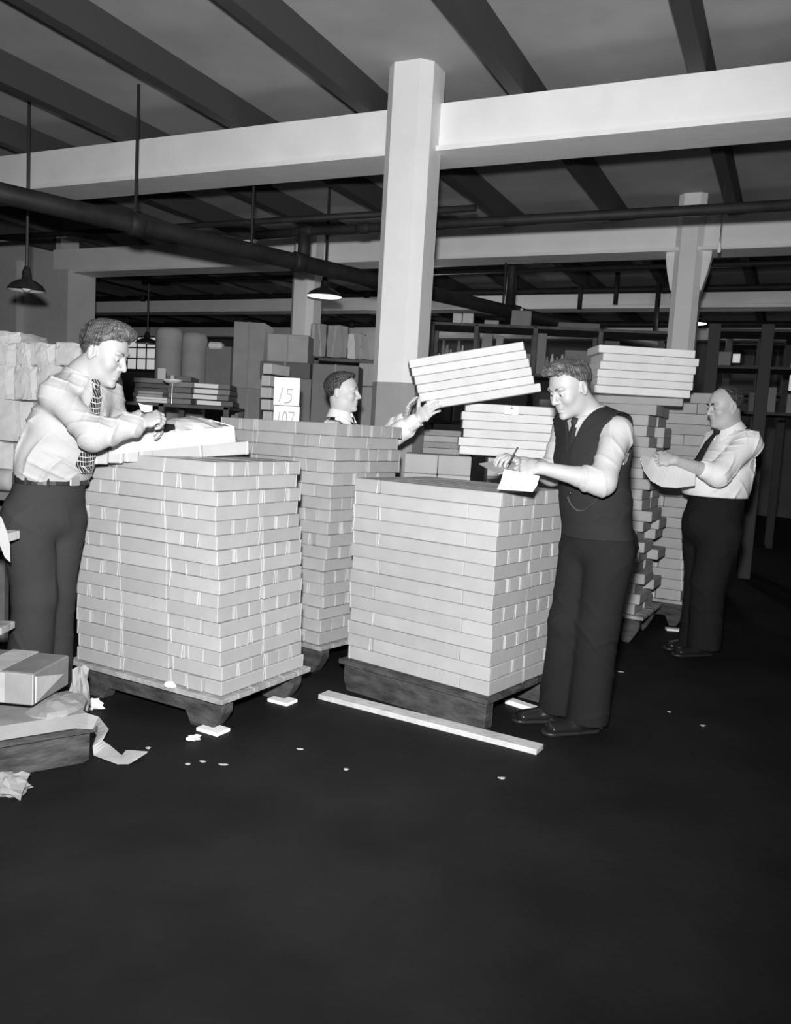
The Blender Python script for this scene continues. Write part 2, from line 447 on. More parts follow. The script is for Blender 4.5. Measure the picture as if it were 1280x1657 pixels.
# ---- left stack: blocks of three boxes, two blocks deep, three long, laid crosswise in turn
cL, auL, avL, luL, lvL = axes((357, 1127), (112, 1080), (510, 1085), SK)
luL *= 1.10
uL = np.array([math.cos(auL), math.sin(auL), 0]); vL = np.array([math.cos(avL), math.sin(avL), 0])
def stack3(c, au, av, bu, bv, n, L, W, H, layers, lean, stack, group, top_full=True, m=None, endside=True, jit=.006, skip=None):
    u = np.array([math.cos(au), math.sin(au), 0]); v = np.array([math.cos(av), math.sin(av), 0])
    z = c[2]
    for k in range(layers):
        off = np.array(lean) * (k / max(1, layers - 1)) ** 1.1
        sh = u * rnd.uniform(-.009, .009) + v * rnd.uniform(-.009, .009)
        last = k == layers - 1
        for i in range(bu):
            for j in range(bv):
                if k % 2 == 0: alongv = (i == 0)
                else: alongv = (i == bu - 1)
                for b in range(n):
                    vis = last and top_full
                    if alongv:
                        x = i * L + (b + .5) * W; y = (j + .5) * L
                        if j == 0: vis = True; lab = ('end', 'left', i * n + b)
                        if i == 0 and b == 0: vis = True
                        if i == bu - 1 and b == n - 1 and endside: vis = True
                        ang = av
                        if i == 0 and b == 0: lb = ('right', j)
                        else: lb = ('left', i * n + b)
                        desc = 'grey box lying end-on, '
                    else:
                        x = (i + .5) * L; y = j * L + (b + .5) * W
                        if j == 0 and b == 0: vis = True
                        if i == 0: vis = True
                        if i == bu - 1 and endside: vis = True
                        ang = au
                        if j == 0 and b == 0: lb = ('left', i)
                        else: lb = ('right', j * n + b)
                    if not vis: continue
                    zz = z + rnd.uniform(0, .0012)
                    p = c + off + sh + u * x + v * y + u * rnd.uniform(-jit, jit) + v * rnd.uniform(-jit, jit); p[2] = zz
                    face, idx = lb
                    if face == 'left' and k % 2 == 0: idx = b if i == 0 else i + n - 1
                    if face == 'left' and k % 2 == 1 and i == bu - 1: idx = bu - 1 + b
                    ly = ORD[layers - 1 - k]
                    lab_ = 'grey box, %s on %s face from corner, %s layer from top, %s' % (ORD[min(idx, 19)], face, ly, stack)
                    if (alongv and face == 'left' and j > 0) or (not alongv and face == 'right' and i > 0):
                        if not last: continue
                        lab_ = 'grey box inside the top layer, %s file, %s rank, %s place, %s' % (ORD[i], ORD[j], ORD[b], stack)
                    if skip and skip(k, face, idx): continue
                    put_box(p, ang + rnd.uniform(-.008, .008), L - .003, W - .003, H - .0012, lab_, group, m, endon=(alongv == (face == 'left')))
        z += H
    return z
HL = .0628
zL = stack3(cL + UP * 0, auL, avL, 3, 2, 3, luL / 3, luL / 9, HL, 16, np.array([-.055, 0, 0]), 'left stack', 'grey boxes in the left stack')

# ---- centre stack: one long box and one cross box column, alternating
cC, auC, avC, luC, lvC = axes((790, 1128), (558, 1065), (880, 1092), SK)
uC = np.array([math.cos(auC), math.sin(auC), 0]); vC = np.array([math.cos(avC), math.sin(avC), 0])
def stackC(c, au, av, u, v, LU, n, WE, WL, H, layers, stack, group, lean, m=None, LV=None, jit=.004, both=True):
    z = c[2]; LL = LU - WE; LV = LV or n * WL / 2
    for k in range(layers):
        off = np.array(lean) * (k / (layers - 1)); last = k == layers - 1
        cross_at_corner = (k % 2 == 0)
        sh = u * rnd.uniform(-.008, .008) + v * rnd.uniform(-.006, .006)
        xe = WE / 2 if cross_at_corner else LL + WE / 2
        for j in range(2):
            if j == 1 and not cross_at_corner and not last: continue
            p = c + off + sh + u * xe + v * (LV * (j + .5)); p[2] = z
            lab = 'crosswise grey box at %s, %s half, %s layer from top, %s' % ('near corner' if cross_at_corner else 'left end', 'front' if j == 0 else 'back', ORD[layers - 1 - k], stack)
            put_box(p + u * rnd.uniform(-jit, jit), av + rnd.uniform(-.006, .006), LV - .003, WE - .003, H - .0012, lab, group, m, name='long_box', endon=(not cross_at_corner))
        xl = (WE + LL / 2) if cross_at_corner else LL / 2
        for b in range(n):
            if b > 0 and cross_at_corner and not last: continue
            p = c + off + sh + u * xl + v * (WL * (b + .5)); p[2] = z
            lab = 'long grey box, %s back from left face, %s layer from top, %s' % (ORD[b], ORD[layers - 1 - k], stack)
            put_box(p + u * rnd.uniform(-jit, jit) + v * rnd.uniform(-.002, .002), au + rnd.uniform(-.006, .006), LL - .003, WL - .003, H - .0012, lab, group, m, name='long_box', endon=(b > 0 or cross_at_corner is False and rnd.random() < .3))
        z += H
    return z
HC = .0665
zC = stackC(cC, auC, avC, uC, vC, luC, 6, .165, .108, HC, 14, 'centre stack', 'grey boxes in the centre stack', (-.01, 0, 0))

# ---- tall stack behind, between the two
cB = P(516, 1070, 4.45); cB[2] = SK
auB, avB = auC + R(2), avC + R(2)
uB = np.array([math.cos(auB), math.sin(auB), 0]); vB = np.array([math.cos(avB), math.sin(avB), 0])
zB = stack3(cB, auB, avB, 3, 2, 3, .30, .10, .0665, 18, (.03, 0, 0), 'tall back stack', 'grey boxes in the tall stack behind the left stack', endside=False, jit=.010, skip=lambda k, face, idx: k < 9 and face == 'left' and idx > 1)

# ------------------------------------------------------------------ skids
def skid(c, u, v, lu, lv, h, label, front_full=False, over=.03, pads=(), foot=.17):
    """plank deck on two runners that follow u; c is the near corner on the floor"""
    c = np.array([c[0], c[1], 0.0]); ctr = c + u * lu / 2 + v * lv / 2
    root = thing('skid', ctr, label, 'skid')
    nb = 6; wd = (lv + 2 * over) / nb
    for i in range(nb):
        a = c - u * over + v * (-over + wd * (i + .5)) + UP * (h - .0125 + rnd.uniform(-.002, 0)); b2 = a + u * (lu + 2 * over)
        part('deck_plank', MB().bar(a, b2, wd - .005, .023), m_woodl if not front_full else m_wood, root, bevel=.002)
    hh = h - .025
    for s in (0, 1):
        o = c + v * (.005 if s == 0 else lv - .075)
        if front_full:
            poly = [(0, .012), (.02, 0), (lu * .97, 0), (lu, .05), (lu, hh), (0, hh)]
        else:
            f = foot
            poly = [(-.01, hh), (-.01, hh * .62), (.012, hh * .36), (.05, 0), (f, 0), (f + .035, hh * .42), (lu - f - .035, hh * .42), (lu - f, 0), (lu - .05, 0), (lu - .01, hh * .36), (lu + .01, hh * .62), (lu + .01, hh)]
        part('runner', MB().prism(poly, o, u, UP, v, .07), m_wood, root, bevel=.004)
    return root
fpad = .016
skid(cL - UP * SK, uL, vL, luL, lvL if lvL > .55 else .58, SK, 'wooden skid with rounded runner feet carrying the left stack', over=.035)
skid(cC - UP * SK - vC * .02, uC, vC, luC, .66, SK, 'stained wooden skid with a full front board under the centre stack', front_full=True, over=.02)
skid(cB - UP * SK, uB, vB, .92, .6, SK, 'wooden skid under the tall back stack', over=.03)
def pad(px, py, w, d, ang, label):
    p = Z(px, py, .006); ca, sa = math.cos(ang), math.sin(ang); rot = np.array([[ca, -sa, 0], [sa, ca, 0], [0, 0, 1]])
    solo('wood_shim', MB().box((p[0], p[1], .008), (w, d, .016), rot), m_white, label, 'shim', 'white shims by the skid feet', bevel=.002)
pad(345, 1181, .12, .085, auL, 'white shim under the near foot of the left skid')
pad(457, 1134, .12, .085, auL, 'white shim under the right foot of the left skid')
pad(1090, 1019, .11, .06, R(-5), 'white shim under the skid behind the right stack')
# long board on the floor
b0 = Z(515, 1131, .0); b1 = Z(868, 1222, .0)
bd = (b1 - b0); L_ = np.linalg.norm(bd); bx = bd / L_; by = np.array([-bx[1], bx[0], 0])
solo('lumber_board', MB().bar(b0 + UP * .0125 + by * .04, b1 + UP * .0125 + by * .04, .085, .025), m_lumber, 'long pale lumber board on the floor before the centre skid', 'board', bevel=.002)
b0 = Z(815, 1141, 0); b1 = Z(880, 1163, 0)
solo('lumber_board', MB().bar(b0 + UP * .012 + by * .05, b1 + UP * .012 + by * .05, .05, .024), m_white, 'short white board behind the vest man\'s far shoe', 'board', bevel=.002)
cR = Z(835, 1150, 0)
# ------------------------------------------------------------------ piles further back
def pile(px0, px1, y_bot, Y, n, H, depth, ang, label, group, m=None, tilt=0, drift=None, strip=False, zbot=None, Ls=None):
    """a pile of n wide boxes whose front spans px0..px1"""
    a = P(px0, y_bot, Y); b = P(px1, y_bot, Y); Lw = Ls or np.linalg.norm((b - a)[:2]) / math.cos(ang)
    x = np.array([math.cos(ang), math.sin(ang), 0]); y = np.array([-math.sin(ang), math.cos(ang), 0])
    z0 = a[2] if zbot is None else zbot
    for k in range(n):
        dx = drift[k] if drift else rnd.uniform(-.012, .012)
        p = a + x * (Lw / 2 + dx) + y * (depth / 2 + rnd.uniform(-.008, .008)); p[2] = z0 + k * H
        put_box(p, ang + rnd.uniform(-.01, .01), Lw, depth, H - .002, label % ORD[n - 1 - k], group, m, strip=strip, name='wide_box')
    return z0 + n * H

# cartons on a skid that carry the six wide boxes
Yb = 5.25
zs = P(700, 783, Yb)[2]
x0 = P(658, 740, Yb)
z2 = P(700, 735, Yb)[2] - .118
for q_, (pa_, pb_) in enumerate(((657, 766), (792, 925))):
    a = P(pa_, 740, Yb - .1 * (q_ == 0)); b = P(pb_, 740, Yb - .1 * (q_ == 0))
    for h_ in range(2):
        for r_ in range(2):
            p = a + (b - a) * (h_ + .5) / 2 + np.array([0, .17, 0]); p[2] = z2 - .119 * r_
            Lw = np.linalg.norm((b - a)[:2]) / 2 - .004
            put_box(p, R(-3), Lw, .34, .117, 'grey carton in the low pile beyond the centre stack, %s column, %s row' % (('leftmost', 'second', 'third', 'rightmost')[q_ * 2 + h_], ('upper', 'lower')[r_]),
                    'cartons beyond the centre stack', m_box, strip=False, name='carton')
so = P(655, 740, Yb); zc = z2 - .119
solo('packing_case', MB().box((so[0] + .52, so[1] + .14, .12 + (zc - .12) / 2), (1.06, .40, zc - .122)), m_woodl, 'wooden packing case under the low pile of cartons beyond the centre stack', 'case', bevel=.005)
skid((so[0] - .01, so[1] - .06, 0), np.array([1., 0, 0]), np.array([0, 1., 0]), 1.08, .42, .12, 'wooden skid under the packing case beyond the centre stack')
zt = P(745, 735, Yb)[2]
nW = 6
wide_d = [0.0, .012, .015, .02, -.002, .035]
zt2 = pile(748, 925, 737, Yb + .02, 6, .0535, .30, R(-3), 'wide pale box behind the vest man, %s from top of its pile', 'wide boxes behind the vest man', m_boxw, drift=[-.02, -.03, .0, -.012, -.02, .0], zbot=zt + .001, Ls=.70)
# white tag with a mark on that pile
t0 = P(828, 664, Yb - .03)
tg = thing('paper_tag', t0, 'small white paper tag on the top box of the pile', 'tag')
part('tag_paper', MB().box(t0, (.085, .004, .05)), m_white, tg)
part('pencil_mark', MB().box(t0 + np.array([0, -.003, .012]), (.022, .002, .006)).box(t0 + np.array([0, -.003, .016]), (.005, .002, .02)), m_ink, tg)

# tilted pile in the hands of the man behind
tp0 = P(682, 664, 5.0); tp1 = P(858, 636, 5.0)
tx = tp1 - tp0; TL = np.linalg.norm(tx); tx /= TL; tz = np.array([-tx[2], 0, tx[0]]); tz = tz / np.linalg.norm(tz)
tang = math.atan2(tx[2], tx[0])
TLb = .68
for k in range(6):
    Ht = .0508; sft = [.035, .0, -.005, -.012, -.022, -.03][k]
    p = tp0 + tx * (TLb / 2 + sft) + tz * (Ht * k) + np.array([0, .16, 0])
    o = put_box(p, 0, TLb, .32, Ht - .002, 'wide pale box, %s from the top of the tilted armful' % ORD[5 - k], 'tilted armful of wide boxes', m_boxw, strip=False, tilt=(0, -tang), name='wide_box')

# right-hand stacks
Yd = 5.80
zd_top = P(1010, 652, 5.6)[2]
ang_d = R(-28)
xd = np.array([math.cos(ang_d), math.sin(ang_d), 0]); yd = np.array([-math.sin(ang_d), math.cos(ang_d), 0])
a0 = P(930, 800, Yd); a0[2] = 0
Hd = .0705; nd = int((zd_top - .165) / Hd)
steps = [.50, .455, .45, .47, .52, .44, .45, .50, .455, .46, .53, .48, .44, .50, .47, .45, .52, .46, .5, .47, .45]
for k in range(nd):
    z = zd_top - Hd * (k + 1); Lk = steps[k % len(steps)]; Lb = steps[(k * 5 + 3) % len(steps)] + .01
    p = a0 + xd * (Lk / 2) + yd * .135; p[2] = z
    put_box(p, ang_d, Lk, .27, Hd - .002, 'front grey box in the stepped stack behind vest man, %s from top' % ORD[k], 'stepped stack behind the vest man', m_box, strip=False)
    p = a0 + xd * (Lb / 2) + yd * .41; p[2] = z
    put_box(p, ang_d, Lb, .26, Hd - .002, 'rear grey box in the stepped stack behind vest man, %s from top' % ORD[k], 'stepped stack behind the vest man', m_box, strip=(k % 2 == 0), endon=True)
zk = zd_top - Hd * nd
skid((a0[0], a0[1], 0), xd, yd, .50, .54, zk, 'wooden skid under the stepped stack behind the vest man', over=.04, foot=.1)
p = a0 + xd * .30 + yd * .26; p[2] = zd_top
put_box(p, R(-14), .60, .40, .05, 'wide flat grey box lying on top of the stepped stack', 'stepped stack behind the vest man', m_box, strip=False)
pile(967, 1122, 640, 5.50, 6, .0515, .30, R(2), 'wide pale box, %s from the top of the high right pile', 'wide boxes on the high right pile', m_boxw, drift=[-.022, -.012, -.010, .0, .014, -.016], zbot=zd_top + .051, Ls=.63)
Ye = 6.35
a1 = P(1034, 800, Ye); a1[2] = 0
ze_top = P(1100, 634, 6.2)[2]; He = .077; ne = int((ze_top - .16) / He)
for k in range(ne):
    z = ze_top - He * (k + 1)
    off = .17 * max(0, (10 - k) / 10); ww = (.37 if k > 3 else .42)
    if k % 3 == 1:
        for h_ in range(2):
            p = a1 + xd * (off + ww * (h_ + .5) / 2) + yd * .15; p[2] = z
            put_box(p, ang_d + rnd.uniform(-.01, .01), ww / 2 - .003, .30, He - .002, '%s half-length grey box beside the right man, %s layer from top' % (('left', 'right')[h_], ORD[k]), 'right stack beside the right man', m_box)
    else:
        p = a1 + xd * (off + ww / 2 + rnd.uniform(-.012, .012)) + yd * .15; p[2] = z
        put_box(p, ang_d + rnd.uniform(-.01, .01), ww, .30, He - .002, 'full-width grey box in stack beside the right man, %s layer from top' % ORD[k], 'right stack beside the right man', m_box, strip=True)
skid((a1[0], a1[1], 0), xd, yd, .40, .40, ze_top - He * ne, 'wooden skid under the stack beside the right man', over=.03, foot=.1)

# ------------------------------------------------------------------ things in the background
def rect(x0, y0, x1, y1, Y, depth, ang=0.0, inset=0.0):
    """centre, size and rotation of a block whose front face covers this part of the photo"""
    a = P(x0, (y0 + y1) / 2, Y); b = P(x1, (y0 + y1) / 2, Y); t = P((x0 + x1) / 2, y0, Y); m = P((x0 + x1) / 2, y1, Y)
    wd = abs(b[0] - a[0]); h = t[2] - m[2]
    ca, sa = math.cos(ang), math.sin(ang); rot = np.array([[ca, -sa, 0], [sa, ca, 0], [0, 0, 1]])
    c = (a + b) / 2; c[2] = (t[2] + m[2]) / 2; c = c + rot @ np.array([0, depth / 2, 0])
    return c, (wd, depth, h), rot
AB = -R(25)
def block(name, x0, y0, x1, y1, Y, depth, m, label, cat, group=None, ang=AB * .6, bevel=.006, strap=None, ground=False):
    c, d, rot = rect(x0, y0, x1, y1, Y, depth, ang)
    if ground:
        t_ = c[2] + d[2] / 2; c[2] = t_ / 2; d = (d[0], d[1], t_)
    if strap is None:
        return solo(name, MB().box(c, d, rot), m, label, cat, group, bevel=bevel)
    o = thing(name, (c[0], c[1], c[2] - d[2] / 2), label, cat, group)
    part('body', MB().box(c, d, rot), m, o, bevel=bevel)
    part('tape', MB().box(c, (d[0] * strap, d[1] + .006, d[2] + .006), rot), m_boxd, o)
    return o
def soft(name, c, d, ang, m, label, cat, group=None, seed=0, puff=.012, n=6, folds=True, parent=None):
    """a paper-wrapped parcel: rounded, slightly swollen block with creases"""
    r = np.random.RandomState(seed); v = []; f = []; idx = {}
    def vid(i, j, k):
        key = (i, j, k)
        if key not in idx:
            q = np.array([i, j, k]) / n * 2 - 1
            e = q.copy(); L4 = (np.abs(q) ** 8).sum() ** (1 / 8)
            p = q / L4 * 1.0
            h = np.array(d) / 2
            bul = puff * (1 - np.abs(q)).clip(0, 1)
            w_ = p * h + np.sign(q) * (np.abs(q) > .99) * puff * np.prod(1 - np.minimum(np.abs(q), .999) ** 2 * (np.abs(q) < .99)) 
            w_ = w_ + r.uniform(-1, 1, 3) * puff * .28
            idx[key] = len(v); v.append(w_)
        return idx[key]
    for ax in range(3):
        for side in (0, n):
            for a in range(n):
                for b in range(n):
                    q = []
                    for (da, db) in ((0, 0), (1, 0), (1, 1), (0, 1)):
                        t = [0, 0, 0]; t[ax] = side; t[(ax + 1) % 3] = a + da; t[(ax + 2) % 3] = b + db; q.append(vid(*t))
                    f.append(tuple(q))
    ca, sa = math.cos(ang), math.sin(ang); rot = np.array([[ca, -sa, 0], [sa, ca, 0], [0, 0, 1]])
    c = np.array(c, float)
    o = thing(name, c - UP * d[2] / 2, label, cat, group)
    part('wrapper', MB().add([rot @ q + c for q in v], f), m, o, smooth=False)
    if folds:
        y = -d[1] / 2 - puff * .55
        for q in range(2):
            x = d[0] * (-.28 + .5 * q + r.uniform(-.08, .08)); w_ = .012 + .01 * r.rand(); tl = r.uniform(-.3, .3) * d[2] * .5
            h = d[2] * .47
            pv = [(x - w_, y, -h), (x + w_, y - .003, -h), (x + w_ * .6 + tl, y - .003, h), (x - w_ * .8 + tl, y, h)]
            pv2 = [(a, b + .006, e) for a, b, e in pv]
            mb = MB().add([rot @ np.array(q_) + c for q_ in pv + pv2], [(0, 1, 2, 3), (7, 6, 5, 4), (0, 4, 5, 1), (1, 5, 6, 2), (2, 6, 7, 3), (3, 7, 4, 0)])
            part('paper_fold', mb, m, o)
    return o

# shelving behind the left man
Ys = 7.6
def rack(name, label, posts, shelves, Y, depth, m, y_top, ang=0, thick=.03, post_w=.05):
    """posts: photo x of the uprights; shelves: photo y of the boards at the middle of the rack"""
    mid = (posts[0] + posts[-1]) / 2
    ends = [P(posts[0], shelves[0], Y), P(posts[-1], shelves[0], Y)]
    ca, sa = math.cos(ang), math.sin(ang); x = np.array([ca, sa, 0]); y = np.array([-sa, ca, 0])
    def at(px):       # where the sight line at px crosses the front of the rack
        o = np.array([ends[0][0], ends[0][1]]); k = (px - 640) / FOC
        # X = o + s*ca ; Y = o + s*sa ; X/Y ~ k (roll ignored)
        s_ = (k * o[1] - o[0]) / (ca - k * sa); return np.array([o[0] + s_ * ca, o[1] + s_ * sa, 0.])
    base = (at(posts[0]) + at(posts[-1])) / 2
    o = thing(name, base, label, 'rack')
    zt = P(mid, y_top, Y)[2]
    for px in posts:
        p = at(px)
        for dd in (0.0, depth):
            part('upright', MB().box(p + y * dd + UP * zt / 2, (post_w, post_w, zt), np.array([x, y, UP]).T), m, o, bevel=.004)
    zs = []
    for sy in shelves:
        z = P(mid, sy, Y)[2]; zs.append(z)
        a = at(posts[0]) - x * .03; b = at(posts[-1]) + x * .03
        part('shelf_board', MB().bar(a + y * depth / 2 + UP * (z - thick / 2), b + y * depth / 2 + UP * (z - thick / 2), depth + .05, thick), m, o, bevel=.003)
    return o, zs, at, x, y
rk, zs, at, _, _ = rack('shelf_rack', 'wooden shelf with flat bundles behind the left man', [150, 255, 359], [652, 740, 850], Ys, .7, m_rack, 652, 0)
zsh = zs[0]
def on_shelf(px0, px1, n, h_px, m, label, group, Y=Ys, depth=.35, z0=zsh, name='paper_bundle', cat='bundle', ang=0.03, gap=0.0, m2=None):
    a = P(px0, 640, Y)[0]; b = P(px1, 640, Y)[0]; h = h_px / FOC * Y
    for k in range(n):
        c = np.array([(a + b) / 2 + rnd.uniform(-.015, .015), Y + depth / 2 + rnd.uniform(0, .03), z0 + h * k + h / 2 + .001])
        an = ang + rnd.uniform(-.04, .04); rot = np.array([[math.cos(an), -math.sin(an), 0], [math.sin(an), math.cos(an), 0], [0, 0, 1]])
        if m2:
            o = thing(name, c - UP * h / 2, label % ORD[n - 1 - k], cat, group)
            part('bundle_body', MB().box(c, (b - a, depth, h * .92), rot), m2, o, bevel=.004)
            q = c + rot @ np.array([-(b - a) * .13, -depth / 2, 0]); part('pale_end', MB().box(q, ((b - a) * .64, .012, h * .72), rot), m, o)
        else: solo(name, MB().box(c, (b - a, depth, h * .92), rot), m, label % ORD[n - 1 - k], cat, group, bevel=.004)
on_shelf(218, 268, 2, 4.5, m_white, 'white paper bundle on the shelf behind the left man, %s from the top', 'white bundles on the shelf')
on_shelf(222, 262, 2, 4.5, m_kraft, 'grey paper bundle topping the white ones on the shelf, %s from the top', 'white bundles on the shelf', z0=zsh + .05)
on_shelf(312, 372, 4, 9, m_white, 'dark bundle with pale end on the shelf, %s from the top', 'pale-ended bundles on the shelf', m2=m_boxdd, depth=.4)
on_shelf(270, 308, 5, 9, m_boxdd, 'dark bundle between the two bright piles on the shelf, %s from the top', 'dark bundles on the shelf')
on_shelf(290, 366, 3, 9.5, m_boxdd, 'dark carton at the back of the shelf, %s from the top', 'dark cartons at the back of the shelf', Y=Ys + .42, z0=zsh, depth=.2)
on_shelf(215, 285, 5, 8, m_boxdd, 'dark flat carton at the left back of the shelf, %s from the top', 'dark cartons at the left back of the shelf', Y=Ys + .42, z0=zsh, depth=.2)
# table scale with a small white dish
ps = P(278, 640, Ys - .02); ps[2] = zsh
sc = thing('dish', ps, 'small white dish on a thin stand on the shelf', 'dish')
part('stand', MB().tube([ps + UP * .0, ps + UP * .18], .008, 8), m_metal, sc)
part('bowl', MB().lathe(ps + UP * .18, [(.0, 0), (.05, .0), (.085, .02), (.09, .035), (.02, .035), (.016, .07), (0, .07)], 14), m_white, sc, smooth=True)
ps = P(300, 614, Ys + .45)
for k in range(3):
    q = ps + np.array([.06 * k - .06, .02 * k, .0]); q[2] = zsh + .286
# pale card
q_ = P(262, 604, Ys + .5); q_[2] = zsh + .2365
solo('notice_card', MB().box(q_ + UP * .05, (.075, .012, .10)), m_boxw, 'small pale card before the drum at the window', 'card')
# drums and tall things behind the shelf
def drum(px, y0, y1, Y, r, label):
    c = P(px, y1, Y); top = P(px, y0, Y)[2]; c[2] = 0
    o = thing('fibre_drum', c, label, 'drum')
    part('drum_body', MB().lathe(c, [(r, 0), (r, top - .12), (r * 1.0, top - .1)], 24), m_boxd, o, smooth=True)
    part('drum_lid', MB().lathe(c, [(r * 1.03, top - .12), (r * 1.03, top - .05), (r * .9, top), (0, top + .02)], 24), m_boxd, o, smooth=True)
    part('hoop', MB().lathe(c, [(r * 1.02, top * .5), (r * 1.04, top * .5 + .02), (r * 1.02, top * .5 + .05)], 24), m_rack, o, smooth=True)
drum(269, 532, 700, 9.6, .145, 'grey round-topped drum beside the bright back window')
drum(309, 540, 700, 9.9, .15, 'dark round-topped drum right of the grey drum')
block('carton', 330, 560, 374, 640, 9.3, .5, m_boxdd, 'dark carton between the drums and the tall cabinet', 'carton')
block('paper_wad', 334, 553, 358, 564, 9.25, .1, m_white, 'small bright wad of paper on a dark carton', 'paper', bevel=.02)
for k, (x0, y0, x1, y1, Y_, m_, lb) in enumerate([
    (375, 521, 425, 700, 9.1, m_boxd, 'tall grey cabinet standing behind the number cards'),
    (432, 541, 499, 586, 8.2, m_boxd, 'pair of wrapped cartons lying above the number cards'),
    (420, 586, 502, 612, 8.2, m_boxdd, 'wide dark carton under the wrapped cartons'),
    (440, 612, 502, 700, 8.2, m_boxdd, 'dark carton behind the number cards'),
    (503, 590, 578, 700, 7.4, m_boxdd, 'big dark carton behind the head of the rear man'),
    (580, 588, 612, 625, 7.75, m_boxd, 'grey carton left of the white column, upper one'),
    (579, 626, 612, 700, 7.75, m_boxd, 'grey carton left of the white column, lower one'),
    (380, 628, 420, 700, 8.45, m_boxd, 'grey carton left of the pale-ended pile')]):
    zb = P((x0 + x1) / 2, y1, Y_)[2]
    block('cabinet' if 'cabinet' in lb else 'carton', x0, y0, x1, y1, Y_, .45, m_, lb, 'cabinet' if 'cabinet' in lb else 'carton', ang=AB * .15, strap=.03, ground=(y1 == 700))
# five pale-ended boxes left of the number cards
for k in range(5):
    x0 = [424, 421, 419, 420, 423][k]; y0 = 588 + k * 19.4
    block('carton', x0, y0, 440 - (k % 2) * 2, y0 + 17, 7.3, .3, m_boxw, 'pale-ended carton left of the number cards, %s from the top' % ORD[k], 'carton', 'pale-ended cartons by the number cards', ang=AB)
cq_ = P(429, 683.5, 7.3)
solo('packing_case', MB().box((cq_[0] + .02, 7.47, cq_[2] / 2 - .001), (.15, .34, cq_[2] - .004)), m_boxdd, 'packing case under the pale-ended cartons', 'case', bevel=.004)
# number cards
cA, dA, rA = rect(443, 611, 485, 657, 5.6, .012)
def card(x0, y0, x1, y1, Y, digits, label):
    c, d, rot = rect(x0, y0, x1, y1, Y, .010, R(-3))
    o = thing('number_card', (c[0], c[1], c[2] - d[2] / 2), label, 'card')
    part('card_sheet', MB().box(c, d, rot), m_white, o)
    for strokes in digits:
        for a, b in zip(strokes[:-1], strokes[1:]):
            pa_ = c + rot @ np.array([(a[0] - .5) * d[0], -d[1] / 2 - .002, (.5 - a[1]) * d[2]]); pb_ = c + rot @ np.array([(b[0] - .5) * d[0], -d[1] / 2 - .002, (.5 - b[1]) * d[2]])
            part('pencil_stroke', MB().bar(pa_, pb_, .004, .0055), m_ink, o)
cc_, cd_, cr_ = rect(438, 706, 490, 740, 5.55, .30)
ct_ = P(464, 706, 5.6)[2]
solo('packing_case', MB().box((cc_[0], cc_[1] + .01, ct_ / 2 - .001), (cd_[0], .32, ct_ - .002)), m_boxd, 'packing case under the number cards behind the tall stack', 'case', bevel=.005)
card(443, 611, 485, 656, 5.62, [[(.36, .36), (.22, .88)], [(.74, .42), (.54, .42), (.52, .58), (.68, .60), (.70, .78), (.6, .9), (.42, .92)]], 'white card with the pencilled number 15')
card(442, 657, 484, 706, 5.6, [[(.24, .2), (.15, .8)], [(.44, .18), (.36, .34), (.36, .56), (.44, .7), (.52, .5), (.5, .24), (.44, .18)], [(.58, .2), (.8, .2), (.68, .62)]], 'white card with the pencilled number 107 under the card 15')
# wrapped bundles standing on a board over the rear man
zb = P(555, 580, 8.5)[2]
o, zz_, _, _, _ = rack('shelf_rack', 'rack with standing wrapped bundles left of the white column', [500, 612], [581], 8.5, .5, m_rack, 581)
for k, (x0, x1, y0, m_) in enumerate([(502, 527, 526, m_boxd), (530, 562, 527, m_boxd), (564, 576, 540, m_boxw), (577, 589, 538, m_boxd), (590, 612, 541, m_boxd)]):
    c, d, rot = rect(x0, y0, x1, 580, 8.5, .3)
    c[2] = zz_[0] + d[2] / 2 + .008
    soft('wrapped_bundle', c, d, 0, m_, '%s standing wrapped bundle from the left on the rack by the white column' % ORD[k], 'bundle', 'standing bundles by the white column', seed=40 + k, puff=.012, n=4)

# long rack beyond the tilted boxes
Yr = 9.6
rk2, zr, at2, rx, ry = rack('shelf_rack', 'long dark wooden rack beyond the tilted armful of boxes', [682, 752, 846, 950, 1062], [531, 607, 690, 790], Yr, .6, m_rack, 531, R(-7))
def r2(px, sh, w, h, m, label, cat, name, group=None, depth=.3, inset=.05):
    p = at2(px); c = p + ry * (inset + depth / 2); c[2] = zr[sh] + h / 2 + .002
    rot = np.array([rx, ry, UP]).T
    solo(name, MB().box(c, (w, depth, h), rot), m, label, cat, group, bevel=.006)
def jar(px, sh, r, h, m, label, group, inset=.08):
    p = at2(px) + ry * inset; p[2] = zr[sh] + .002
    solo('jar', MB().lathe(p, [(0, 0), (r, 0), (r, h * .75), (r * .6, h * .85), (r * .62, h), (0, h)], 10), m, label, 'jar', group, smooth=True)
r2(720, 0, .10, .11, m_boxw, 'small pale box on top of the long rack, left one', 'box', 'carton'); r2(737, 0, .12, .115, m_boxw, 'small pale box on top of the long rack, right one', 'box', 'carton')
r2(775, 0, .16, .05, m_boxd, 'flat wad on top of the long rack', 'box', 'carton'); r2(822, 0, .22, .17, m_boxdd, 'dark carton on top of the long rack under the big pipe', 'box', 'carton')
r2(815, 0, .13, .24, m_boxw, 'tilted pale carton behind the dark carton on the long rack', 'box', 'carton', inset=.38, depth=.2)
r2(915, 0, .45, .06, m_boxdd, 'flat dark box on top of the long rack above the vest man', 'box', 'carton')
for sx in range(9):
    jar(694 + sx * 6.2, 1, .018 + .004 * (sx % 3), .18 + .05 * ((sx * 7) % 4), (m_boxw, m_boxd, m_boxd)[sx % 3], '%s jar from the left on the upper shelf of the long rack' % ORD[sx], 'jars on the long rack')
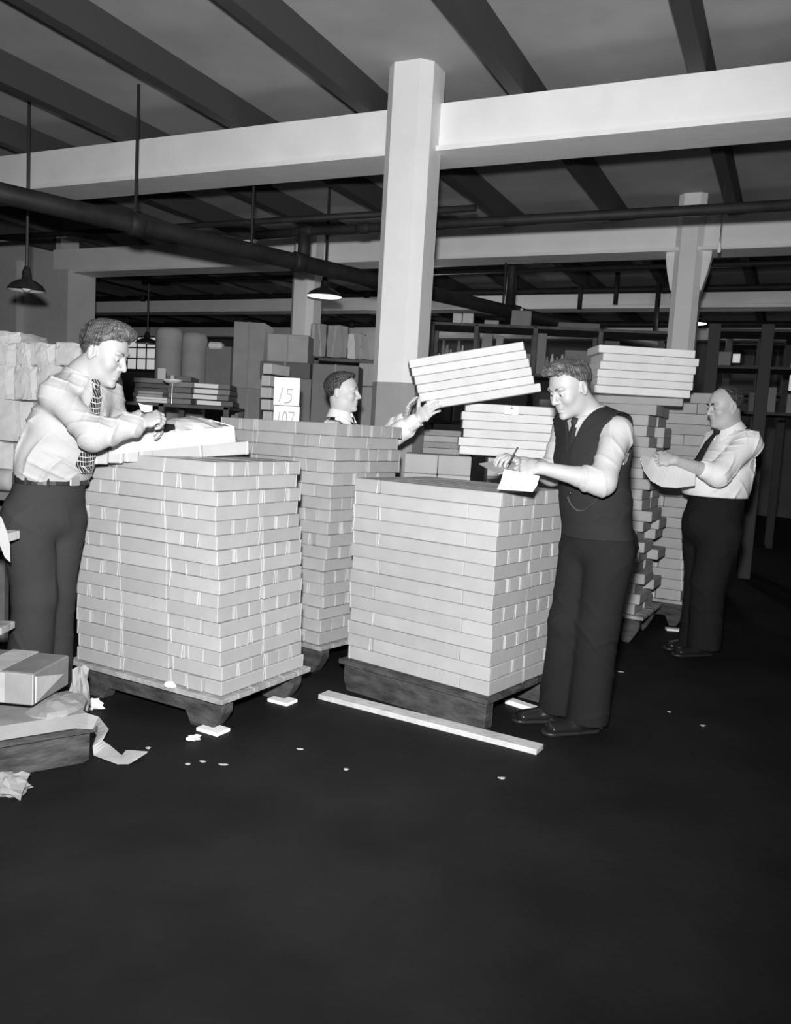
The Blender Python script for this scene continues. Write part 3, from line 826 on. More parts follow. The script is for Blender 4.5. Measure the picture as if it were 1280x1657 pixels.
for sx in range(5):
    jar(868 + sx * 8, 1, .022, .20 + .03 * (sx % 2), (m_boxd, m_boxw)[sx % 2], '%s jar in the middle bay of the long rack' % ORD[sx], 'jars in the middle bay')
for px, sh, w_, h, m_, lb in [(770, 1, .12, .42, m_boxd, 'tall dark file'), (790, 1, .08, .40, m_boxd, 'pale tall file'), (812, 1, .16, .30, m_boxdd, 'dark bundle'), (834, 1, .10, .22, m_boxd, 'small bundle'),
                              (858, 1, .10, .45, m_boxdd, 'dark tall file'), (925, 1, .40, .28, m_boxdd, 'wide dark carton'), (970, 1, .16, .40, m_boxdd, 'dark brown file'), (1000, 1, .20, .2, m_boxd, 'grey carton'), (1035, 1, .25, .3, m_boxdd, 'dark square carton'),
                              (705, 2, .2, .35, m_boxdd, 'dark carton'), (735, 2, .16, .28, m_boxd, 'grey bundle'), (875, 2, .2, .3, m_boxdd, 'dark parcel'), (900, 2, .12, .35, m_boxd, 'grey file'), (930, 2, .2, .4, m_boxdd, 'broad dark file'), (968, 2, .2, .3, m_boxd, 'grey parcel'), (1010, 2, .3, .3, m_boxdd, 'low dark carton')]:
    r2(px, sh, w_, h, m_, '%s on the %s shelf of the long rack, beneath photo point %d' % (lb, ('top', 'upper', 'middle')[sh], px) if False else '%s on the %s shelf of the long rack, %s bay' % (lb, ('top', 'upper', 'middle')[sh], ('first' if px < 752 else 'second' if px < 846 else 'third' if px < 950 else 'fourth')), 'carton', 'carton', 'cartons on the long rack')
# low grey pile left of the six wide boxes
pile(680, 744, 733, 6.4, 4, .046, .3, R(-3), 'dull grey flat box under the raised arm, %s from the top', 'dull boxes under the raised arm', m_boxd)
zz0 = P(680, 733, 6.4)[2]; cc, dd, rr = rect(672, 733, 760, 800, 6.4, .4)
solo('packing_case', MB().box((cc[0], cc[1], zz0 / 2 - .001), (dd[0], .4, zz0 - .002)), m_woodl, 'packing case carrying the dull boxes under the raised arm', 'case', bevel=.005)

# dark racks at the right
for args_, items in ((('dark rack behind the right man, nearer one', [1130, 1214, 1330], [537, 596, 668], 9.0, .6, m_joist, 530, R(-20), .12),
        [(1146, 1, .17, .15, 'dim carton in the dark rack right of the high pile'), (1200, 2, .06, .2, 'dim upright file behind the right man'), (1232, 2, .08, .26, 'dim round bundle on the dark rack'), (1262, 2, .06, .2, 'dim upright strip in the right edge rack')]),
      (('dark rack against the right-hand windows, farther one', [1155, 1250, 1345], [560, 640], 12.0, .5, m_joist, 548, R(-22), .09), [])):
    lb_, po_, sh_, Y_, dp_, m_, yt_, an_, pw_ = args_
    o_r, z_r, at_r, x_r, y_r = rack('shelf_rack', lb_, po_, sh_, Y_, dp_, m_, yt_, an_, post_w=pw_)
    for px, si, w_, h_, lb in items:
        c = at_r(px) + y_r * .2; c[2] = z_r[si] + h_ / 2 + .001
        solo('carton', MB().box(c, (w_, .2, h_), np.array([x_r, y_r, UP]).T), m_boxdd, lb, 'carton', bevel=.004)

# ------------------------------------------------------------------ parcels at the left edge
Yp = 4.35
rows = [(556, 591, [(-34, 24), (25, 46), (47, 86), (87, 138)]), (592, 646, [(-40, 22), (23, 56), (57, 110), (111, 150)]), (647, 712, [(-50, 56), (57, 140)]), (713, 788, [(-60, 22), (23, 120)])]
n_ = 0
for ri, (y0, y1, cols) in enumerate(rows):
    for ci, (x0, x1) in enumerate(cols):
        c, d, rot = rect(x0, y0, x1, y1, Yp, .34, R(-8))
        t = P(0, 0, Yp)
        d = (d[0] * .99, .34, d[2] * .985)
        soft('wrapped_parcel', c, d, R(-6), m_kraft, 'paper-wrapped parcel at the left edge, %s row from the top, %s from the left' % (ORD[ri], ORD[ci]), 'parcel', 'wrapped parcels at the left edge', seed=n_, puff=.012)
        n_ += 1
c, d, rot = rect(-40, 537, 34, 556, Yp + .02, .30, R(-4))
soft('wrapped_parcel', c, d, R(-4), m_kraft, 'flat pale parcel lying on top of the wrapped parcels at the left edge', 'parcel', 'wrapped parcels at the left edge', seed=77, puff=.01)
zt_ = P(40, 789, Yp)[2]
tb = thing('work_table', P(20, 789, Yp + .2) * np.array([1, 1, 0]), 'dark work table under the wrapped parcels', 'table')
ta, tb2 = P(-70, 789, Yp)[0], P(128, 789, Yp)[0]
part('tabletop', MB().box(((ta + tb2) / 2, Yp + .12, zt_ - .03), (tb2 - ta, .66, .04)), m_rack, tb, bevel=.004)
for x in (ta + .06, tb2 - .06):
    for y in (Yp + .02, Yp + .38): part('leg', MB().box((x, y, (zt_ - .05) / 2), (.06, .06, zt_ - .05)), m_rack, tb, bevel=.004)
# side shelf at the very left with a plank end, hanging paper and sheets
Yq = 3.26
z1 = P(0, 871, Yq)[2]
x1_, x2_ = P(-90, 871, Yq)[0], P(10, 871, Yq)[0]
sh = thing('side_bench', (x1_ + .1, Yq + .1, 0), 'rough bench whose plank end shows at the left edge', 'bench')
part('plank', MB().box(((x1_ + x2_) / 2, Yq + .06, z1), (x2_ - x1_, .12, .034)), m_lumber, sh, bevel=.003)
z2_ = P(0, 1022, Yq)[2]
part('lower_plank', MB().box(((x1_ + P(2, 1040, Yq)[0]) / 2, Yq + .06, z2_), (P(2, 1040, Yq)[0] - x1_, .12, .03)), m_woodl, sh, bevel=.003)
for x in (x1_ + .03, P(-40, 900, Yq)[0]):
    part('leg', MB().box((x, Yq + .06, z1 / 2 - .008), (.05, .05, z1 - .02)), m_woodl, sh, bevel=.003)

# ------------------------------------------------------------------ loose paper
def unit(v): v = np.array(v, float); return v / np.linalg.norm(v)
def crumple(name, c, d, seed, m, label, group=None, cat='paper', n=10, amp=.35):
    r = np.random.RandomState(seed); mb = MB(); v = []; f = []
    nu = n * 2
    for i in range(n + 1):
        th = math.pi * i / n
        for k in range(nu):
            ph = 2 * math.pi * k / nu
            q = np.array([math.sin(th) * math.cos(ph), math.sin(th) * math.sin(ph), math.cos(th)])
            s_ = 1 + amp * (r.rand() - .5) * 2 * (0 < i < n)
            v.append(np.array(c) + q * np.array(d) / 2 * s_)
    for i in range(n):
        for k in range(nu): f.append((i * nu + k, i * nu + (k + 1) % nu, (i + 1) * nu + (k + 1) % nu, (i + 1) * nu + k))
    v = [np.array([p[0], p[1], max(p[2], c[2] - d[2] * .42)]) for p in v]
    return solo(name, mb.add(v, f), m, label, cat, group)
def sheet(name, pts, m, label, cat='paper', thick=.0015, group=None, sub=4):
    """a bent strip: pts are (left edge, right edge) pairs"""
    L = []
    for i in range(len(pts) - 1):
        for k in range(sub):
            t = k / sub; L.append((np.array(pts[i][0]) * (1 - t) + np.array(pts[i + 1][0]) * t, np.array(pts[i][1]) * (1 - t) + np.array(pts[i + 1][1]) * t))
    L.append((np.array(pts[-1][0]), np.array(pts[-1][1])))
    v = []; f = []
    for i, (a, b) in enumerate(L):
        j = L[min(i + 1, len(L) - 1)][0] - L[max(i - 1, 0)][0]; nrm = np.cross(j, b - a); nrm /= np.linalg.norm(nrm) + 1e-9
        v += [a, b, b + nrm * thick, a + nrm * thick]
    for i in range(len(L) - 1):
        o = i * 4
        for k in range(4): f.append((o + k, o + (k + 1) % 4, o + 4 + (k + 1) % 4, o + 4 + k))
    f += [(3, 2, 1, 0), tuple(len(v) - 4 + k for k in range(4))]
    return solo(name, MB().add(v, f), m, label, cat, group, smooth=False)

# near skid at the lower left with a kraft package
g0 = Z(146, 1234, 0); g1 = Z(-60, 1273, 0)
ug = g1 - g0; lg = np.linalg.norm(ug); ug /= lg; vg = np.array([ug[1], -ug[0], 0]); vg = vg if vg[1] > 0 else -vg
hg = P(146, 1172, g0[1])[2]
hg = .15
skid(g0, ug, vg, 1.0, .44, hg, 'worn dark skid at the lower left corner', front_full=True, over=.02)
# paper sheets over its deck
e0 = g0 + UP * (hg + .004)
sheet('paper_sheet', [(e0 - vg * .02 + ug * .02, e0 - vg * .02 + ug * .9 + UP * .002), (e0 + vg * .03 + ug * .01 + UP * .035, e0 + vg * .03 + ug * .9 + UP * .035), (e0 + vg * .3 + ug * .02 + UP * .035, e0 + vg * .3 + ug * .9 + UP * .035), (e0 + vg * .42 + ug * .05 + UP * .006, e0 + vg * .42 + ug * .9 + UP * .006)],
      m_kraftn, 'crumpled pale wrapping sheet spread over the lower left skid')
c = e0 + ug * .08 + vg * .16 + UP * .035
crumple('paper_heap', c, (.20, .30, .075), 3, m_kraftn, 'rumpled pale paper heap under the kraft package', n=9, amp=.12)
# package
kb = P(56, 1156, (g0 + vg * .12)[1]); zk = hg + .09
kb = g0 + ug * .20 + vg * .05; kb[2] = zk
px_ = 0
LW, LD, LH = .60, .27, .125
pu = unit((-.97, .10, 0)); pv = np.array([-pu[1], pu[0], 0]) * (-1)
pk = thing('kraft_package', kb, 'package wrapped in dark kraft paper with folded end on the near skid', 'package')
o_ = kb
def kp(a, b, c): return o_ + pu * a + pv * b + UP * c
part('package_body', MB().add([kp(0, 0, 0), kp(LW, 0, 0), kp(LW, LD, 0), kp(0, LD, 0), kp(0, 0, LH), kp(LW, 0, LH), kp(LW, LD, LH), kp(0, LD, LH)],
     [(0, 3, 2, 1), (4, 5, 6, 7), (0, 1, 5, 4), (1, 2, 6, 5), (2, 3, 7, 6), (3, 0, 4, 7)]), m_kraftd, pk, bevel=.006)
part('front_paper', MB().add([kp(.0, -.003, .006), kp(LW, -.003, .006), kp(LW, -.003, LH - .004), kp(.0, -.003, LH - .004), kp(0, .001, .006), kp(LW, .001, .006), kp(LW, .001, LH - .004), kp(0, .001, LH - .004)],
     [(0, 1, 2, 3), (7, 6, 5, 4), (0, 4, 5, 1), (2, 6, 7, 3), (0, 3, 7, 4), (1, 5, 6, 2)]), m_grey_paper, pk)
part('label_patch', MB().add([kp(.004, -.006, .008), kp(.11, -.006, .008), kp(.11, -.006, LH - .006), kp(.004, -.006, LH - .006), kp(.004, -.002, .008), kp(.11, -.002, .008), kp(.11, -.002, LH - .006), kp(.004, -.002, LH - .006)],
     [(0, 1, 2, 3), (7, 6, 5, 4), (0, 4, 5, 1), (2, 6, 7, 3), (0, 3, 7, 4), (1, 5, 6, 2)]), m_kraftn, pk)
part('end_flap', MB().add([kp(-.004, .004, .01), kp(-.004, .004, LH - .01), kp(-.004, LD * .80, LH * .5), kp(-.009, .006, .012), kp(-.009, .006, LH - .012), kp(-.007, LD * .78, LH * .5)], [(0, 1, 2), (5, 4, 3), (0, 3, 4, 1), (1, 4, 5, 2), (2, 5, 3, 0)]), m_grey_paper, pk)
part('top_band', MB().add([kp(.13, -.002, LH + .001), kp(.24, -.002, LH + .001), kp(.24, LD, LH + .001), kp(.13, LD, LH + .001), kp(.13, -.002, LH + .004), kp(.24, -.002, LH + .004), kp(.24, LD, LH + .004), kp(.13, LD, LH + .004)],
     [(3, 2, 1, 0), (4, 5, 6, 7), (0, 1, 5, 4), (2, 3, 7, 6), (1, 2, 6, 5), (3, 0, 4, 7)]), m_grey_paper, pk)
# twisted paper end behind it and other scraps
crumple('paper_wad', kp(-.035, .30, -.03), (.07, .08, .20), 12, m_kraftn, 'twisted paper wad between the kraft package and the left skid', n=8, amp=.3)
crumple('paper_wad', Z(146, 1140, .02), (.13, .07, .05), 13, m_white, 'white paper scrap on the floor beside the left skid runner', n=6, amp=.45)
crumple('paper_wad', Z(18, 1272, .03), (.16, .10, .08), 14, m_kraftn, 'crumpled paper ball on the floor at the lower left corner', n=7, amp=.35)
crumple('paper_wad', Z(313, 1194, .012), (.06, .035, .025), 15, m_white, 'small white scrap beside the near foot of the left skid', n=6, amp=.45)
crumple('paper_wad', Z(275, 1108, SK + .012), (.05, .03, .03), 16, m_white, 'small white scrap on the deck edge of the left skid', n=6, amp=.3)
crumple('paper_wad', Z(893, 1167, .008), (.05, .04, .018), 17, m_white, 'white scrap between the vest man\'s shoes', n=6, amp=.3)
solo('wood_shim', MB().box(Z(962, 1173, .012), (.065, .05, .022)), m_white, 'white block behind the heel of the vest man\'s near shoe', 'shim', bevel=.002)
for k, (x, y) in enumerate([(304, 1236), (328, 1232), (362, 1237), (240, 1210), (486, 1212), (812, 1259), (1083, 1152), (1138, 1174), (1005, 1087), (560, 1245)]):
    p = Z(x, y, .003)
    crumple('floor_speck', p, (.022 + .008 * (k % 3), .016, .007), 30 + k, m_kraft, 'tiny paper speck on the dark floor, %s of the scattered ones from the left' % ORD[[304, 328, 362, 240, 486, 812, 1083, 1138, 1005, 560].index(x)], 'floor specks', n=4, amp=.3)
# strip of paper falling from the skid to the floor
f1a, f1b = Z(128, 1150, hg + .03), Z(122, 1178, hg + .01)
q = [(f1a, f1b), (Z(160, 1160, hg + .02), Z(150, 1180, hg)), (Z(176, 1180, .09), Z(157, 1190, .09)), (Z(166, 1198, .05), Z(150, 1208, .03)), (Z(178, 1206, .012), Z(152, 1222, .005)), (Z(197, 1222, .003), Z(190, 1236, .003)), (Z(204, 1214, .012), Z(208, 1236, .004)), (Z(214, 1214, .02), Z(222, 1228, .012)), (Z(239, 1216, .02), Z(238, 1218, .018))]
sheet('paper_strip_loose', q, m_grey_paper, 'long strip of wrapping paper trailing from the near skid to the floor', sub=3)
# hanging paper from the bench plank
q0 = P(4, 832, Yq - .02); q1 = P(9, 832, Yq - .02)
sheet('paper_scrap', [(P(0, 835, Yq - .03), P(3, 838, Yq - .03)), (P(0, 862, Yq - .03), P(12, 862, Yq - .03)), (P(0, 882, Yq - .03), P(16, 880, Yq - .03)), (P(8, 902, Yq - .03), P(17, 910, Yq - .03))], m_kraft, 'white paper scrap hanging at the left edge bench plank', sub=2)
c, d, rot = rect(-40, 752, 22, 789, 3.6, .2)
p0_, p1_ = P(-44, 770, 4.26), P(24, 770, 4.20); p0_[2] = p1_[2] = zt_ + .047
pr_ = thing('paper_roll', p0_, 'rolled pale paper with a dark core at the left edge', 'roll')
part('roll_body', MB().tube([p0_, p0_ + (p1_ - p0_) * .9, p1_], [.056, .056, .048], 18), m_kraftn, pr_, smooth=True)
part('core', MB().tube([p0_ + (p1_ - p0_) * .5 - np.array([0, .055, 0]), p0_ + (p1_ - p0_) * .66 - np.array([0, .058, -.005])], .01, 8), m_black, pr_, smooth=True)

# ------------------------------------------------------------------ on top of the left stack
ft0 = P(150, 752, 3.62); ft1 = P(404, 735, 4.02)
fx = ft1 - ft0; FL = np.linalg.norm(fx); fx /= FL; fh = np.array([fx[0], fx[1], 0]); fh /= np.linalg.norm(fh); fy = np.array([-fh[1], fh[0], 0]); fz = np.cross(fx, fy)
fang = math.atan2(fx[1], fx[0]); ftl = -math.asin(fx[2])
x_ = 0
for k in range(4):
    W_ = .066; p = ft0 + fx * (x_ + W_ / 2) + fy * .15; x_ += W_
    put_box(p, fang + R(90), .30, W_ - .002, .0615, 'end-on grey box under the open white box, %s from the left' % ORD[k], 'grey boxes under the open white box', m_box, endon=True, tilt=(ftl * 0, 0))
for k in range(2):
    W_ = (FL - .264) / 2; p = ft0 + fx * (x_ + W_ / 2) + fy * .055; x_ += W_
    put_box(p, fang, W_ - .002, .11, .0615, 'long grey box under the open white box, %s of two' % ('left', 'right')[k], 'grey boxes under the open white box', m_box, tilt=(0, ftl))
    put_box(p + fy * .125, fang, W_ - .002, .11, .0615, 'long grey box behind the %s one under the open white box' % ('left', 'right')[k], 'grey boxes under the open white box', m_box, tilt=(0, ftl))
# open white box
wb0 = P(183, 735, 3.66); wb1 = P(381, 715, 3.98)
wx = wb1 - wb0; WL_ = np.linalg.norm(wx); wx /= WL_; whx = np.array([wx[0], wx[1], 0]); whx /= np.linalg.norm(whx); wy = np.array([-whx[1], whx[0], 0]); wz = np.cross(wx, wy)
def wp(a, b, c): return wb0 + wx * a + wy * b + wz * c
ob = thing('open_box', wb0, 'open white cardboard box being packed by the left man', 'box')
WD, WH, th = .27, .072, .004
def slab(name, a0, a1, b0, b1, c0, c1, m):
    part(name, MB().add([wp(a0, b0, c0), wp(a1, b0, c0), wp(a1, b1, c0), wp(a0, b1, c0), wp(a0, b0, c1), wp(a1, b0, c1), wp(a1, b1, c1), wp(a0, b1, c1)],
         [(3, 2, 1, 0), (4, 5, 6, 7), (0, 1, 5, 4), (2, 3, 7, 6), (1, 2, 6, 5), (3, 0, 4, 7)]), m, ob)
slab('box_bottom', 0, WL_, 0, WD, 0, th, m_white)
slab('side_panel', 0, WL_, 0, th, th, WH, m_white); slab('side_panel', 0, WL_, WD - th, WD, th, WH, m_white)
slab('end_panel', 0, th, th, WD - th, th, WH, m_white); slab('end_panel', WL_ - th, WL_, th, WD - th, th, WH, m_white)
part('end_flap', MB().add([wp(WL_, .02, WH), wp(WL_ - .01, WD * .9, WH), wp(WL_ - .12, WD * .9, WH + .05), wp(WL_ - .09, .06, WH + .035), wp(WL_, .02, WH + .003), wp(WL_ - .01, WD * .9, WH + .003), wp(WL_ - .12, WD * .9, WH + .053), wp(WL_ - .09, .06, WH + .038)],
     [(3, 2, 1, 0), (4, 5, 6, 7), (0, 1, 5, 4), (2, 3, 7, 6), (1, 2, 6, 5), (3, 0, 4, 7)]), m_white, ob)
# garment wrapped in tissue inside
crumple('tissue_parcel', wp(WL_ * .74, WD * .5, .075), (.27, .2, .10), 21, m_kraft, 'tissue-wrapped goods lying in the open white box', n=9, amp=.10)
crumple('tissue_parcel', wp(WL_ * .45, WD * .5, .06), (.2, .2, .08), 22, m_white, 'loose white tissue in the open box by the man\'s hands', n=8, amp=.16)
solo('ink_pad', MB().bar(wp(WL_ * .39, .05, WH + .006), wp(WL_ * .52, .09, WH + .022), .06, .022), m_black, 'black flat object beside the left man\'s hand', 'pad', bevel=.003)

# ------------------------------------------------------------------ people: surfaces grown from distance fields
def unit(v): v = np.array(v, float); return v / np.linalg.norm(v)
class Field:
    def __init__(s, xs, ys, zs):
        s.ax = [np.asarray(xs, np.float32), np.asarray(ys, np.float32), np.asarray(zs, np.float32)]
        s.d = np.full([len(a) for a in s.ax], 9.0, np.float32)
    @staticmethod
    def span(lo, hi, h): return np.arange(lo, hi + h, h)
    def win(s, lo, hi):
        sl = []
        for a, l, h in zip(s.ax, lo, hi):
            i = max(0, np.searchsorted(a, l) - 1); j = min(len(a), np.searchsorted(a, h) + 1)
            if j <= i: return None, None
            sl.append(slice(i, j))
        X = s.ax[0][sl[0]][:, None, None]; Y = s.ax[1][sl[1]][None, :, None]; Zz = s.ax[2][sl[2]][None, None, :]
        return tuple(sl), (X, Y, Zz)
    def put(s, fn, lo, hi, k=.01, op='add'):
        m = max(k, .012) + .006
        sl, g = s.win(np.array(lo) - m, np.array(hi) + m)
        if sl is None: return
        b = fn(*g).astype(np.float32); a = s.d[sl]
        if op == 'add':
            if k > 0:
                h = np.clip(.5 + .5 * (b - a) / k, 0, 1); s.d[sl] = b * (1 - h) + a * h - k * h * (1 - h)
                s.d[sl] = np.where(a > 5, b, s.d[sl])
            else: s.d[sl] = np.minimum(a, b)
        elif op == 'sub':
            b = -b
            h = np.clip(.5 - .5 * (b - a) / max(k, 1e-4), 0, 1); s.d[sl] = b * (1 - h) + a * h + k * h * (1 - h)
    def cap(s, a, b, ra, rb=None, k=.01, op='add'):
        a = np.array(a, float); b = np.array(b, float); rb = ra if rb is None else rb
        ab = b - a; L2 = ab @ ab + 1e-12; r = max(ra, rb)
        def fn(X, Y, Zz):
            px, py, pz = X - a[0], Y - a[1], Zz - a[2]
            t = np.clip((px * ab[0] + py * ab[1] + pz * ab[2]) / L2, 0, 1)
            return np.sqrt((px - t * ab[0]) ** 2 + (py - t * ab[1]) ** 2 + (pz - t * ab[2]) ** 2) - (ra + (rb - ra) * t)
        s.put(fn, np.minimum(a, b) - r, np.maximum(a, b) + r, k, op)
    def chain(s, pts, rs, k=.012):
        for i in range(len(pts) - 1): s.cap(pts[i], pts[i + 1], rs[i], rs[i + 1], k if i else k)
    def ecap(s, a, b, wa, wb, lat, k=.02, op='add'):
        """capsule with an elliptic section: wa, wb = (half width along lat, half depth)"""
        a = np.array(a, float); b = np.array(b, float); ab = b - a; L = np.linalg.norm(ab); n = ab / L
        lx = np.array(lat, float); lx = unit(lx - n * (lx @ n)); dx = np.cross(n, lx); r = max(wa + wb)
        def fn(X, Y, Zz):
            px, py, pz = X - a[0], Y - a[1], Zz - a[2]
            tt = (px * n[0] + py * n[1] + pz * n[2]) / L; t = np.clip(tt, 0, 1); ax_ = (tt - t) * L
            l = px * lx[0] + py * lx[1] + pz * lx[2]; d = px * dx[0] + py * dx[1] + pz * dx[2]
            W = wa[0] + (wb[0] - wa[0]) * t; D = wa[1] + (wb[1] - wa[1]) * t; mn = np.minimum(W, D)
            return (np.sqrt((l / W) ** 2 + (d / D) ** 2 + (ax_ / mn) ** 2) - 1) * mn
        s.put(fn, np.minimum(a, b) - r, np.maximum(a, b) + r, k, op)
    def ell(s, c, rad, R_=None, k=.01, op='add'):
        c = np.array(c, float); R_ = np.eye(3) if R_ is None else R_; mn = min(rad); mx = max(rad)
        def fn(X, Y, Zz):
            px, py, pz = X - c[0], Y - c[1], Zz - c[2]
            q = 0
            for i in range(3): q = q + ((px * R_[0, i] + py * R_[1, i] + pz * R_[2, i]) / rad[i]) ** 2
            q = np.sqrt(q)
            # scale-aware estimate
            return (q - 1) * (mn if mn > .4 * mx else (mn * mx) ** .5 * .8)
        s.put(fn, c - mx, c + mx, k, op)
    def cut(s, fn):
        """keep only where fn < 0 (sharp)"""
        X = s.ax[0][:, None, None]; Y = s.ax[1][None, :, None]; Zz = s.ax[2][None, None, :]
        np.maximum(s.d, fn(X, Y, Zz).astype(np.float32), out=s.d)
    def wrinkle(s, fn):
        idx = np.abs(s.d) < .03
        I = np.nonzero(idx)
        s.d[I] += fn(s.ax[0][I[0]], s.ax[1][I[1]], s.ax[2][I[2]]).astype(np.float32)
    def mesh(s, name, org=(0, 0, 0)):
        D = s.d; D[0] = D[-1] = 1; D[:, 0] = D[:, -1] = 1; D[:, :, 0] = D[:, :, -1] = 1
        S = D < 0
        cnt = np.zeros([n - 1 for n in D.shape], np.int8)
        for i in (0, 1):
            for j in (0, 1):
                for k in (0, 1):
                    cnt += S[i:S.shape[0] - 1 + i, j:S.shape[1] - 1 + j, k:S.shape[2] - 1 + k]
        I, J, K = np.nonzero((cnt > 0) & (cnt < 8))
        vid = np.full(cnt.shape, -1, np.int32); vid[I, J, K] = np.arange(len(I))
        acc = np.zeros((len(I), 3)); num = np.zeros(len(I))
        cor = [(i, j, k) for i in (0, 1) for j in (0, 1) for k in (0, 1)]
        val = {c: D[I + c[0], J + c[1], K + c[2]] for c in cor}
        pos = {c: np.stack([s.ax[0][I + c[0]], s.ax[1][J + c[1]], s.ax[2][K + c[2]]], 1) for c in cor}
        for c in cor:
            for ax in range(3):
                if c[ax] == 0:
                    e = list(c); e[ax] = 1; e = tuple(e); a, b = val[c], val[e]
                    x = (a < 0) != (b < 0); t = np.where(x, a / (a - b + 1e-12), 0)
                    acc += np.where(x[:, None], pos[c] + (pos[e] - pos[c]) * t[:, None], 0); num += x
        V = acc / np.maximum(num, 1)[:, None] - np.array(org)
        quads = []
        for ax in range(3):
            o1, o2 = [(1, 2), (2, 0), (0, 1)][ax]
            a = S[tuple(slice(0, -1) if q == ax else slice(1, -1) for q in range(3))]
            b = S[tuple(slice(1, None) if q == ax else slice(1, -1) for q in range(3))]
            g = np.nonzero(a != b)
            c = [g[0].copy(), g[1].copy(), g[2].copy()]
            for q in range(3):
                if q != ax: c[q] = c[q] + 1
            flip = a[g]
            def at(d1, d2):
                e = [c[0].copy(), c[1].copy(), c[2].copy()]; e[o1] = e[o1] - d1; e[o2] = e[o2] - d2
                return vid[e[0], e[1], e[2]]
            q = np.stack([at(1, 1), at(0, 1), at(0, 0), at(1, 0)], 1)
            q[~flip] = q[~flip][:, ::-1]; quads.append(q)
        Q = np.concatenate(quads); Q = Q[(Q >= 0).all(1)]
        me = bpy.data.meshes.new(name)
        me.vertices.add(len(V)); me.vertices.foreach_set('co', V.astype(np.float32).ravel())
        me.loops.add(len(Q) * 4); me.loops.foreach_set('vertex_index', Q.astype(np.int32).ravel())
        me.polygons.add(len(Q)); me.polygons.foreach_set('loop_start', np.arange(0, len(Q) * 4, 4, dtype=np.int32))
        me.polygons.foreach_set('loop_total', np.full(len(Q), 4, np.int32)); me.polygons.foreach_set('use_smooth', np.ones(len(Q), bool))
        me.update(calc_edges=True); me.validate()
        return me
def grid(lo, hi, h, fine_z=None, hz=.012):
    xs = Field.span(lo[0], hi[0], h); ys = Field.span(lo[1], hi[1], h)
    if fine_z is None: zs = Field.span(lo[2], hi[2], h)
    else: zs = np.concatenate([np.arange(lo[2], fine_z, hz), np.arange(fine_z, hi[2] + h, h)])
    return Field(xs, ys, zs)

class Frame:
    """local axes: x forward, y to the left, z up"""
    def __init__(s, o, fwd, up=(0, 0, 1), sc=(1, 1, 1)):
        s.o = np.array(o, float); f = unit(fwd); l = unit(np.cross(up, f)); u = np.cross(f, l)
        s.R = np.array([f, l, u]).T; s.sc = np.array(sc, float)
    def p(s, x, y, z): return s.o + s.R @ (np.array([x, y, z]) * s.sc)
    def loc(s, X, Y, Zz):
        px, py, pz = X - s.o[0], Y - s.o[1], Zz - s.o[2]
        return [(px * s.R[0, i] + py * s.R[1, i] + pz * s.R[2, i]) / s.sc[i] for i in range(3)]

def head(F, H, stout=0.0, nose=1.0, jaw=1.0):
    m = float(H.sc.mean()); R_ = H.R
    def e(c, r, k=.012, op='add'): F.ell(H.p(*c), np.array(r) * H.sc, R_, k * m, op)
    e((-.010, 0, .045), (.097, .075, .080))
    e((.034, 0, .012), (.060, .064, .078), .03)
    e((.040, 0, -.052), (.052, .050 + stout * .012, .052), .03)
    e((.060, 0, -.090), (.030, .026 + stout * .01, .022), .025)
    for y in (-1, 1):
        e((.012, y * .046, -.058), (.034, .018 + stout * .008, .036), .03)
        e((.066, y * .043, -.018), (.024, .022, .022), .025)
        e((.088, y * .028, .030), (.012, .026, .009), .014)
    for y in (-1, 1): e((.101, y * .031, .008), (.014, .019, .011), .012, 'sub')
    for y in (-1, 1):
        e((.0815, y * .031, .0105), (.0135, .0150, .0085), .003)
    F.cap(H.p(.092, 0, .022), H.p(.112 * (1 + .02 * nose), 0, -.020), .0075 * m, .0105 * m, .010)
    F.cap(H.p(.112, 0, -.022), H.p(.116, 0, -.026), .0105 * m, .009 * m, .006)
    for y in (-1, 1): e((.101, y * .013, -.028), (.012, .0085, .0085), .006)
    e((.090, 0, -.048), (.012, .020, .012), .012)
    e((.0935, 0, -.0585), (.0085, .021, .0055), .004); e((.092, 0, -.0710), (.0085, .018, .0065), .004)
    e((.106, 0, -.0645), (.011, .023, .0020), .002, 'sub')
    e((.086, 0, -.098), (.012, .018, .012), .012)
    if stout: e((.02, 0, -.10), (.05, .05, .03), .03)
    for y in (-1, 1):
        e((-.008, y * .077, .002), (.019, .008, .033), .006); e((-.004, y * .084, .004), (.010, .005, .020), .004, 'sub'); e((.010, y * .075, -.006), (.006, .006, .008), .003)
